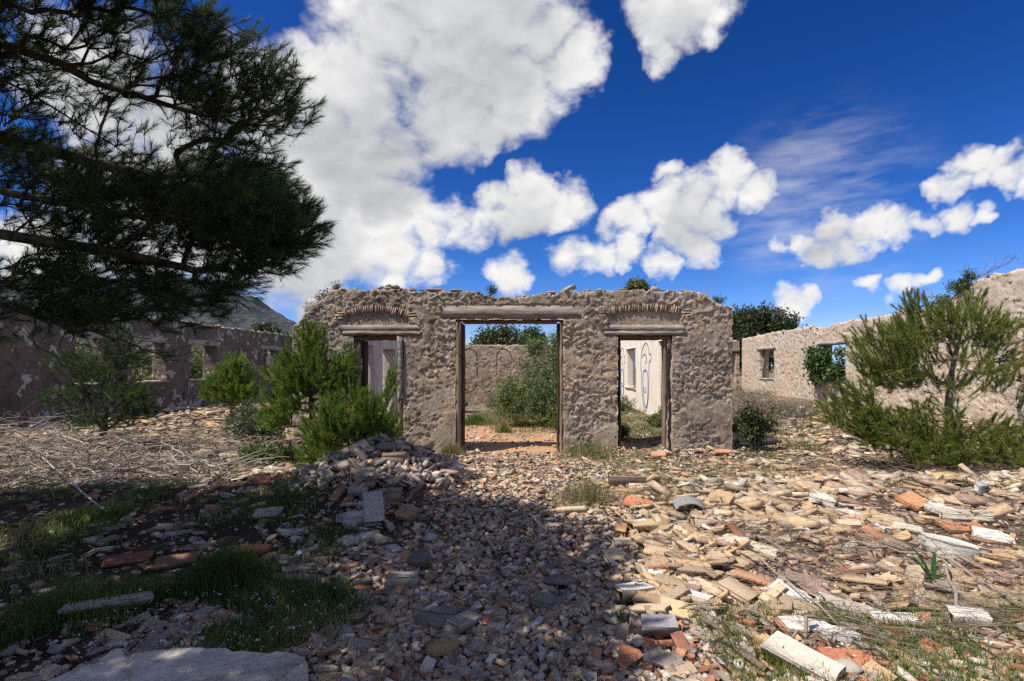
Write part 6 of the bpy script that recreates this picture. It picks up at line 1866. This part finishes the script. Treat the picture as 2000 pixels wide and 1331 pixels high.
def build_branches():
    r = np.random.default_rng(91)
    # the heap of cut brushwood on the left
    cur, col, big = [], [], []
    for k in range(1000):
        y = r.uniform(6.7, 10.4); x = r.uniform(-1.06 * y, -3.9 - .25 * (y - 6.7))
        dens = sstep(-x, 3.6, 5.0)
        if r.random() > dens: continue
        h = gz(x, y) + r.random() ** 1.4 * 0.42 * sstep(-x, 4.2, 6.5)
        L = r.uniform(.3, 1.1); rad = .0026 + .0075 * r.random() ** 2
        c = branch_curve((x, y, h), r.normal(0.15, .75) + (math.pi if r.random() < .5 else 0), L, rad, r, bend=.38, tilt=r.normal(.12, .28))
        cur.append(c); col.append(np.array(DRY[r.integers(5)]) * r.uniform(.8, 1.25))
    o = setting(obj('brushwood', sticks_mesh('brushwood', cur, col, 3)), 'stuff')
    o['label'] = 'tangle of dry grey twigs heaped under the long wall'
    words = ['pale', 'grey', 'thin', 'crooked', 'bent', 'forked', 'long', 'short']
    used = set()
    for k in range(46):
        y = r.uniform(6.9, 9.9); x = r.uniform(-1.0 * y, -4.3)
        L = r.uniform(.7, 1.7); a = r.normal(0.2, .8) + (math.pi if r.random() < .4 else 0)
        base = np.array((x, y, gz(x, y) + r.uniform(.03, .22)))
        ax = np.array((math.cos(a), math.sin(a), r.uniform(.02, .30))); ax /= np.linalg.norm(ax)
        m = int(r.integers(7, 20))
        t = r.uniform(.35, 1.0, m)
        att = base + ax * (L * t)[:, None] + r.normal(0, 1, (m, 3)) * (L * np.array([.16, .16, .10])) * t[:, None]
        att[:, 2] = np.maximum(att[:, 2], [gz(p[0], p[1]) + .015 for p in att])
        seg = np.array([base + ax * L * s for s in (0, .25, .5)]); seg[1:] += r.normal(0, .03, (2, 3))
        rt = r.uniform(.0022, .0040)
        P, pr, rad, tips, D = grow(att, seg, np.array([-1, 0, 1]), .09, 0.02, k, rt, .5, .15, .022, .07)
        i = np.nonzero(pr >= 0)[0]
        V, F = tubes(P[pr[i]] - base, P[i] - base, np.minimum(rad[pr[i]], rad[i] * 1.5), rad[i], 5)
        cc = np.array(DRY[r.integers(5)]) * r.uniform(.8, 1.3)
        o = obj('dry_branch', mesh_np('dry_branch', V, F, M['dry'], True, np.tile(cc[None], (len(V), 1))), loc=tuple(base))
        tone = 'pale' if cc.mean() > .42 else ('grey' if cc.mean() > .28 else 'dark')
        lm = min([(math.hypot(x - a_, y - b_), nme) for nme, a_, b_ in LANDMARKS if nme in ('the rough brown stone', 'the dark sapling', 'the grey green bush', 'the long shaded wall', 'the dark red tile', 'the orange red square tile')])
        lab = f'{"long" if L > 1.3 else ("middling" if L > 1 else "short")} {"stout" if rad.max() > .011 else "thin"} {tone} dead branch with {"many" if m > 14 else ("several" if m > 10 else "few")} twigs {"rising" if ax[2] > .16 else "lying"} {"by" if lm[0] < 1.6 else "towards"} {lm[1]}'
        tag(o, lab, 'branch', 'dry branches on the brushwood heap', 'thing')
    # single sticks that stand out
    def stick(u0, v0, u1, v1, rad, color, label, rise=(0.03, 0.03), fork=0):
        a = np.array(ground_hit(u0, v0)); b = np.array(ground_hit(u1, v1)); a[2] += rise[0]; b[2] += rise[1]
        t = np.linspace(0, 1, 9)[:, None]
        pts = a + (b - a) * t + np.concatenate([np.zeros((1, 3)), r.normal(0, .014, (7, 3)), np.zeros((1, 3))])
        cs = [(pts, rad * np.linspace(.75, 1.1, 9))]
        for f in range(fork):
            cs.append(branch_curve(pts[3 + 2 * f], r.uniform(0, 6), np.linalg.norm(b - a) * .4, rad * .6, r, seg=4))
        o = obj('dry_branch', sticks_mesh('dry_branch', cs, [color] * len(cs), 6, a), loc=tuple(a))
        tag(o, label, 'branch', None, 'thing')
    stick(1358, 1222, 1498, 1331, .017, (0.17, 0.13, 0.10), 'thick dark branch lying across the shade edge to the lower border', (.10, .05))
    stick(850, 925, 790, 1002, .022, (0.17, 0.13, 0.10), 'dark stick leaning on the heap beside the hollow brick box', (.12, .10))
    stick(1300, 1205, 1480, 1218, .008, (0.26, 0.21, 0.17), 'thin brown stick below the deep ribbed brick', (.07, .06), 1)
    stick(1480, 1110, 1650, 1250, .007, (0.34, 0.30, 0.26), 'long thin grey stalk sloping down past the propped cream tile', (.10, .05))
    stick(1560, 1060, 1800, 1100, .007, (0.36, 0.31, 0.27), 'long grey stalk crossing the brick field', (.10, .08), 1)
    stick(1790, 1080, 1990, 1200, .010, (0.30, 0.26, 0.22), 'grey branch sloping through the dry weeds', (.10, .08), 1)
    stick(1840, 1130, 1880, 1215, .011, (0.31, 0.26, 0.22), 'short grey branch standing in the dry weeds', (.14, .05))
    stick(1520, 1300, 1590, 1245, .010, (0.26, 0.21, 0.16), 'brown forked stick in the grass beside the cream slab', (.04, .12), 1)
    stick(1300, 940, 1380, 962, .014, (0.32, 0.27, 0.22), 'weathered stick at the end of the low kerb', (.08, .05))
    stick(640, 1010, 680, 970, .008, (0.22, 0.18, 0.15), 'thin twig curving over the heap', (.05, .22))
    stick(870, 1180, 960, 1240, .006, (0.2, 0.16, 0.13), 'thin twig beside the pitted lump', (.04, .03))
    stick(210, 1010, 60, 905, .012, (0.42, 0.38, 0.34), 'pale barkless branch low on the brushwood', (.05, .2))
    # dry stems in the weedy band on the right, and dead twigs beneath the wide pine
    cur, col = [], []
    for k in range(4200):
        if k % 5:
            y = r.uniform(2.9, 6.6); x = r.uniform(.9, 1.14 * y)
            if r.random() > (1.0 if (y < 5 and x > 1.6) else .5): continue
            a = r.normal(-.65, .5)
        else:
            y = r.uniform(7.0, 8.6); x = r.uniform(4.3, 8.4); a = r.uniform(0, 6.28)
        L = r.uniform(.15, .7); rad = r.uniform(.0010, .0026) * (1 if k % 5 else 2.0)
        cur.append(branch_curve((x, y, gz(x, y) + r.random() * .10), a, L, rad, r, bend=.2, seg=5, tilt=r.normal(.12, .2)))
        col.append(np.array(DRY[r.integers(5)]) * r.uniform(.75, 1.1) * np.array([.72, .63, .58]))
    o = setting(obj('dry_stems', sticks_mesh('dry_stems', cur, col, 3)), 'stuff')
    o['label'] = 'dry weed stalks lying over the sunlit rubble'
    # loose twigs all over the path and the slope
    cur, col = [], []
    for k in range(520):
        y = 2.3 * (9.2 / 2.3) ** r.random(); x = r.uniform(-1.0 * y, 1.0 * y)
        cur.append(branch_curve((x, y, gz(x, y) + .015), r.uniform(0, 6.28), r.uniform(.08, .35), r.uniform(.0015, .0035), r, bend=.25, seg=4)); col.append(np.array(DRY[r.integers(5)]) * .8)
    o = setting(obj('loose_twigs', sticks_mesh('loose_twigs', cur, col, 3)), 'stuff')
    o['label'] = 'loose twigs scattered over the ground'


def blades(x, y, z, h, w, lean, cols, r):
    """curved grass blades, two pieces each"""
    n = len(x)
    az = r.uniform(0, 2 * np.pi, n)
    d = np.stack([np.cos(az), np.sin(az), np.zeros(n)], -1)
    s = np.stack([-np.sin(az + r.normal(0, .6, n)), np.cos(az), np.zeros(n)], -1)
    b = np.stack([x, y, z], -1)
    ln = lean * (0.4 + r.random(n))
    m = b + d * (h * ln * .35)[:, None] + np.array([0, 0, 1]) * (h * .6)[:, None]
    t = b + d * (h * ln)[:, None] + np.array([0, 0, 1]) * (h * (1 - .25 * ln))[:, None]
    w = np.broadcast_to(w, (n,))
    V = np.stack([b - s * w[:, None] * .5, b + s * w[:, None] * .5, m + s * w[:, None] * .4, m - s * w[:, None] * .4, t], 1).reshape(-1, 3)
    k = (np.arange(n) * 5)[:, None]
    pick = np.clip(fbm(x * 2.3, y * 2.3, 3, 91) * 2.4 - .7 + r.normal(0, .16, n), 0, .999)
    C = np.array(cols)[(pick * len(cols)).astype(int)] * r.uniform(.75, 1.25, (n, 1))
    return V, [k + np.array([[0, 1, 2, 3]]), k + np.array([[3, 2, 4]])], np.repeat(C, 5, 0)


GRASS = [(0.06, 0.115, 0.022), (0.085, 0.15, 0.028), (0.115, 0.175, 0.034), (0.15, 0.19, 0.04)]
STRAW = [(0.26, 0.22, 0.12), (0.20, 0.18, 0.09), (0.32, 0.27, 0.16), (0.14, 0.15, 0.06)]


def grass_obj(name, label, x, y, h, w, lean, cols, r, kind=None, cat=None, group=None):
    z = terrain(x, y) - .005
    V, F, C = blades(x, y, z, h, w, lean, cols, r)
    o0 = (float(x.mean()), float(y.mean()), float(z.mean())) if kind is None else (0, 0, 0)
    o = obj(name, mesh_np(name, V - np.array(o0), F, M['grass'], False, C), loc=o0)
    if kind: setting(o, kind); o['label'] = label
    else:
        o.location = (0, 0, 0)
        root = empty('grass_tuft', o0, label, cat, group)
        o.name = 'blades'; o.parent = root; o['kind'] = 'stuff'
    return o


def build_grass():
    r = np.random.default_rng(95)
    def patch(n, x0, x1, y0, y1, thr, sc=1.3, seed=7):
        y = r.uniform(y0, y1, n); x = x0 + (x1 - x0) * r.random(n)
        k = fbm(x * sc, y * sc, 3, seed) + .16 * (fbm(x * 7, y * 7, 2, seed + 3) - .5) + r.normal(0, .035, n) > thr + .02
        return x[k], y[k]
    # lush grass in the shade, lower left
    x, y = patch(30000, -3.3, -0.95, 2.1, 3.7, .485)
    ok = (x < -0.62 - .45 * (y - 2.1) + r.normal(0, .13, len(x))) & ~((np.abs(x + 1.42) < .62) & (y < 2.42))
    x, y = x[ok], y[ok]
    grass_obj('grass', 'lush grass in the shade before the camera', x, y, r.uniform(.05, .17, len(x)), .0045, .55, GRASS, r, 'stuff')
    x, y = patch(36000, -8.0, -1.6, 3.4, 7.2, .47, 1.1, 17)
    grass_obj('grass', 'thin grass on the shaded slope', x, y, r.uniform(.04, .13, len(x)), .0055, .6, GRASS + STRAW[:1], r, 'stuff')
    x, y = patch(17000, 1.0, 3.2, 2.2, 3.4, .44, 1.8, 27)
    grass_obj('grass', 'short sunlit grass between red tiles', x, y, r.uniform(.04, .13, len(x)), .0045, .6, GRASS + [(0.14, 0.17, 0.04)], r, 'stuff')
    x, y = patch(44000, 0.8, 8.0, 3.2, 9.4, .47, 1.2, 37)
    grass_obj('dry_grass', 'thin dry grass over the sunlit rubble', x, y, r.uniform(.03, .13, len(x)), .0045, .7, STRAW + GRASS[2:3], r, 'stuff')
    x, y = patch(9000, -9.0, -2.4, 7.4, 12.5, .54, 1.2, 47)
    grass_obj('dry_grass', 'thin yellow grass on the sunlit ground before the long wall', x, y, r.uniform(.04, .15, len(x)), .007, .7, STRAW + GRASS[1:3], r, 'stuff')
    x, y = patch(7000, 3.9, 11.5, 9.5, 20, .47, .8, 57)
    grass_obj('dry_grass', 'dry grass of the yard before the pale wall', x, y, r.uniform(.08, .32, len(x)), .012, .7, STRAW, r, 'stuff')
    x, y = patch(6000, 1.2, 3.45, 10.2, 17.5, .40, 1.2, 67)
    grass_obj('grass', 'green weeds on the floor of the cream room', x, y, r.uniform(.04, .17, len(x)), .010, .7, GRASS + [(0.16, 0.18, 0.05)], r, 'stuff')
    x, y = patch(4500, -1.8, 0.9, 12.2, 17.5, .50, 1.2, 77)
    grass_obj('grass', 'weeds at the back of the room behind the wide doorway', x, y, r.uniform(.06, .22, len(x)), .010, .7, GRASS[1:] + STRAW[:2], r, 'stuff')

    def tuft(u, v, n, rad, h, w, lean, cols, label, pos=None):
        cx, cy, _ = ground_hit(u, v) if pos is None else (*pos, 0)
        x = cx + r.normal(0, rad, n); y = cy + r.normal(0, rad * .8, n)
        fall = np.exp(-((x - cx) ** 2 + (y - cy) ** 2) / (2 * rad * rad))
        grass_obj('grass_tuft', label, x, y, h * (.35 + .65 * fall) * r.uniform(.6, 1.1, n), w, lean, cols, r, None, 'grass tuft')
    tuft(440, 1150, 2600, .17, .38, .004, .35, GRASS[:2], 'thick dark green grass clump beside the reddish brick')
    tuft(1145, 985, 900, .22, .42, .0035, .35, STRAW + GRASS[2:3], 'tall thin straw tuft at the side of the path')
    tuft(1150, 893, 700, .28, .40, .005, .4, STRAW + GRASS[1:3], 'greyish tuft at the foot of the pier between the doorways')
    tuft(882, 893, 600, .13, .36, .005, .35, STRAW[1:] + GRASS[1:3], 'small tuft growing at the jamb of the wide doorway')
    tuft(930, 830, 900, .22, .42, .008, .4, GRASS[1:] + STRAW[1:2], 'round green tuft on the red earth inside the doorway')
    tuft(985, 845, 400, .12, .25, .008, .4, GRASS[1:] + STRAW[1:2], 'small tuft beside the round one inside the doorway')
    tuft(1448, 850, 900, .20, .55, .007, .45, STRAW + GRASS[2:3], 'yellowish grass tuft at the broken end of the ruin')
    tuft(1210, 1225, 400, .08, .13, .004, .5, GRASS, 'little green tuft on the edge of the shaded path')
    tuft(280, 975, 500, .17, .22, .006, .5, GRASS, 'green tuft under the brushwood')
    tuft(165, 1015, 900, .28, .16, .008, .6, GRASS[1:], 'broad leafy tuft in the shade below the brushwood')
    tuft(1700, 1090, 700, .20, .18, .0035, .6, [(0.14, 0.10, 0.06), (0.18, 0.13, 0.07), (0.10, 0.09, 0.04)], 'reddish brown weed tuft in the brick field')
    tuft(1560, 880, 700, .3, .30, .006, .5, STRAW + GRASS[2:3], 'pale grass at the foot of the wide pine')
    # white flower heads in the dark grass
    n = 210
    x = r.uniform(-2.6, -1.1, n); y = r.uniform(2.5, 3.4, n); ok = x < -0.6 - .45 * (y - 2.1); x, y = x[ok], y[ok]
    V, F, C = leaf_arrays(np.stack([x, y, terrain(x, y) + r.uniform(.07, .15, len(x))], -1), 3, .006, .010, [(0.62, 0.62, 0.60)], 4, .9)
    o = setting(obj('white_flowers', mesh_np('white_flowers', V, F, M['leaf'], False, C)), 'stuff'); o['label'] = 'tiny white flowers in the dark grass'
    # strap-leaved plant on the right
    cx, cy, cz = ground_hit(1822, 1148)
    root = empty('bulb_plant', (cx, cy, cz), 'bulb plant with a few broad strap leaves among dry weeds', 'plant')
    for k, (dx, dy, h, w) in enumerate(((-.16, .0, .34, .034), (-.11, .06, .24, .03), (.015, .0, .30, .036), (.05, -.04, .14, .025))):
        t = np.linspace(0, 1, 7)
        c = np.stack([dx * t ** 1.4, dy * t, h * (t - .12 * t ** 3)], -1)
        wd = w * .5 * np.sin(np.pi * (0.14 + .86 * t)) ** .6
        sd = np.array([.9, .35, 0]) if dx < 0 else np.array([.8, -.5, 0])
        V = np.concatenate([c - sd * wd[:, None], c + np.array([0, 0, -.006]), c + sd * wd[:, None]])
        F = [(i + a * 7, i + 1 + a * 7, i + 1 + (a + 1) * 7, i + (a + 1) * 7) for a in (0, 1) for i in range(6)]
        obj('leaf', mesh_np('leaf', V, np.array(F), M['leaf'], True, np.tile(np.array([[0.045, 0.135, 0.035]]), (21, 1))), root)
    # yellow flowers
    for k, (u, v, lab) in enumerate(((1577, 1030, 'yellow flower beside the long cream slab'), (1572, 998, 'yellow flower before the big pale slab'), (1928, 1038, 'yellow flower on the half white tile'), (1970, 1072, 'yellow flower below the half white tile'),
                                     (1716, 1057, 'yellow flower in the ridged mortar strip'), (1578, 945, 'lone yellow flower in thin grass'), (653, 982, 'yellow flower in the shade of the heap'), (330, 868, 'yellow flower above the brushwood'))):
        x, y, z = ground_hit(u, v)
        root = empty('yellow_flower', (x, y, z), lab, 'flower', 'yellow flowers')
        P0 = np.array([[0, 0, 0.0]]); P1 = np.array([[.01, 0, .09]])
        V, F = tubes(P0, P1, np.array([.0015]), np.array([.001]), 3)
        obj('stem', mesh_np('stem', V, F, M['leaf'], False, np.tile(np.array([[.08, .12, .03]]), (len(V), 1))), root)
        a = np.arange(9) * 2 * np.pi / 8
        V = np.array([(.01, 0, .094)] + [(.01 + .013 * math.cos(t), .013 * math.sin(t), .09 + .004 * (i % 2)) for i, t in enumerate(a[:8])])
        F = np.array([(0, 1 + i, 1 + (i + 1) % 8) for i in range(8)])
        obj('petals', mesh_np('petals', V, F, M['leaf'], False, np.tile(np.array([[.75, .55, .03]]), (9, 1))), root)


def build_wall_tops():
    """loose pieces and plants on the head of the ruin and the pale wall"""
    r = np.random.default_rng(99)
    FYc = FY + .2
    def top_stone(u, s, h, col, lab, me=None, name='stone', dims=None, rot=(0, 0, 0)):
        x = (u - 1040) / 1000 * FY
        z = float(front_top(x)) + 0.01
        o = obj(name, me or ROCKS[int(u) % 10], color=col)
        o.location = (x, FYc - .08, z + (dims[2] * .4 if dims else h * .45)); o.scale = dims or (s, s * .8, h); o.rotation_euler = rot
        tag(o, lab, 'stone' if name == 'stone' else 'brick', 'loose pieces on the head of the ruin', 'thing')
    top_stone(741, .10, .08, (.30, .27, .24), 'rounded grey stone at the left end of the small pile on the wall head')
    top_stone(757, .13, .05, (.42, .37, .32), 'flat pale stone in the small pile on the wall head')
    top_stone(772, .11, .08, (.26, .235, .21), 'dark stone at the right end of the small pile on the wall head')
    top_stone(757, .08, .11, (.33, .28, .24), 'stone topping the small pile on the wall head')
    top_stone(803, .09, .07, (.24, .21, .19), 'dark knobbly stone on the wall head over the left pier')
    top_stone(822, .06, .06, (.26, .235, .21), 'small dark stone on the wall head near the flat orange brick')
    top_stone(848, 0, 0, (.46, .27, .14), 'flat orange brick on the head of the ruin', BRICKS[0], 'brick_fragment', (.30, .2, .05))
    top_stone(890, 0, 0, (.42, .25, .14), 'thin reddish brick on the head of the ruin', BRICKS[5], 'brick_fragment', (.20, .2, .03))
    top_stone(1028, .12, .06, (.44, .38, .32), 'pale broken stone over the long beam')
    top_stone(1077, 0, 0, (.48, .33, .17), 'yellowish brick on the wall head over the wide doorway', BRICKS[2], 'brick_fragment', (.17, .2, .05))
    top_stone(1112, 0, 0, (.34, .30, .25), 'tilted grey slab standing up on the wall head', TILES[1], 'brick_fragment', (.24, .22, .08), (.1, -.5, .3))
    top_stone(1150, .11, .06, (.36, .31, .27), 'low rubble stone on the wall head right of the tilted slab')
    top_stone(1172, .09, .06, (.40, .35, .30), 'small pale stone on the wall head over the pier')
    top_stone(1220, .13, .05, (.42, .31, .22), 'flat brownish stone on the wall head over the small arch')
    top_stone(1283, .11, .10, (.38, .33, .28), 'upright stone near the end of the wall head')
    top_stone(1295, .08, .06, (.30, .26, .23), 'little stone beside the upright one on the wall head')
    top_stone(1340, .09, .07, (.36, .31, .27), 'last loose stone on the wall head')
    # plants on the head
    bush('wall_plant', 'small weeds growing on the sloping left shoulder of the ruin', (-4.0, FYc, 2.78), [(-3.95, FYc, 2.95, .22, .12, .12, 2), (-4.25, FYc, 2.72, .12, .1, .1, 1), (-3.75, FYc, 3.12, .1, .06, .1, 1)], 70, 7, .035, YELLOW_GREEN + GREY_GREEN, 101, None, 'bark', .0015, .03, cat='plant', stems=3)
    bush('wall_plant', 'sprig of weed on the wall head over the beam end', (-0.74, FYc - .1, 2.90), [(-.76, FYc - .1, 3.06, .09, .06, .11, 1)], 30, 6, .03, GREY_GREEN, 102, None, 'bark', .0015, .03, cat='plant', stems=3)
    # tall bare stalks at the right end
    root = empty('dry_plant', (3.36, FYc + .1, 2.88), 'tall bare dry stalks on the right end of the ruin', 'plant')
    for (dx, h, lean) in ((0, .78, -.02), (.10, .72, .0), (.18, .66, .18), (.05, .40, -.04), (-.30, .42, -.05), (-.12, .35, .12)):
        k = 7
        t = np.linspace(0, 1, k)
        c = np.stack([dx * .5 + dx * t + lean * t ** 2 + r.normal(0, .006, k), np.full(k, 0.0), h * t], -1)
        V, F = tubes(c[:-1], c[1:], .0045 * (1 - .7 * t[:-1]), .0045 * (1 - .7 * t[1:]), 4)
        obj('stalk', mesh_np('stalk', V, F, M['dry'], True, np.tile(np.array([[.36, .28, .22]]), (len(V), 1))), root)
    bush('wall_plant', 'green tuft of weed at the right end of the wall head', (3.52, FYc, 2.76), [(3.55, FYc, 2.88, .12, .08, .08, 1)], 36, 7, .03, GREY_GREEN, 103, None, 'bark', .0015, .03, cat='plant', stems=3)
    # creeper with dead branches on the shoulder of the pale wall
    b = (12.15, 14.6, 3.55)
    root = empty('dead_creeper', b, 'dead bare branches trailing over the shoulder of the pale wall', 'plant')
    att = np.concatenate([np.stack([12.05 + r.normal(0, .1, 24), r.uniform(12.3, 14.2, 24), 4.05 + r.uniform(-.05, .55, 24)], -1), np.stack([11.95 + r.normal(0, .15, 26), r.uniform(14.6, 16.3, 26), 3.6 + r.uniform(-.05, .6, 26)], -1)])
    seg = np.array([b, (12.0, 14.2, 3.95), (12.0, 13.5, 4.1), (12.0, 12.9, 4.25), (11.95, 15.2, 3.7), (11.9, 15.9, 3.75)])
    P, pr, rad, tips, D = grow(att, seg, np.array([-1, 0, 1, 2, 0, 4]), .12, .05, 3, .005, .4, .2, wob=.06)
    obj('branches', wood_mesh('branches', P, pr, rad, M['pale_bark'], np.array(b)), root)
    bush('creeper', 'green creeper clinging to the shoulder of the pale wall', (12.1, 14.4, 3.7), [(11.95, 14.3, 3.9, .15, .4, .18, 2), (11.95, 14.9, 3.55, .15, .35, .12, 1), (11.95, 14.0, 4.1, .1, .15, .15, .6)], 110, 12, .05, OAK + GREEN, 104, spread=.06, cat='plant')
    # white plaster block at the foot of the pale wall, tall stones of the far yard
    for (u, v, s, col, lab) in ((1662, 800, .42, (.72, .70, .67), 'tall white plastered block at the foot of the pale wall'), (1562, 800, .30, (.46, .40, .33), 'upright grey slab in the yard before the pale wall'), (1590, 812, .3, (.56, .46, .34), 'pale lump of masonry beside the upright grey slab'),
                                (1545, 838, .28, (.48, .38, .30), 'pinkish block on the low rubble of the yard'), (1712, 790, .2, (.52, .24, .14), 'terracotta brick at the foot of the pale wall')):
        x, y, z = ground_hit(u, v)
        y = min(y, 16); x = (u - 1040) / 1000 * y; z = gz(x, y)
        o = obj('masonry_block', slab_mesh('masonry_block', int(u), quad=True), color=col, loc=(x, y, z + s * .35), rot=(.1, -.12, .5), scale=(s * .8, s * .6, s * 1.25))
        tag(o, lab, 'block', None, 'thing')
        # rubble bank along the foot of that wall
    root = None


build_heroes()
scatter_pieces()
build_gravel()
build_branches()
build_grass()
build_wall_tops()
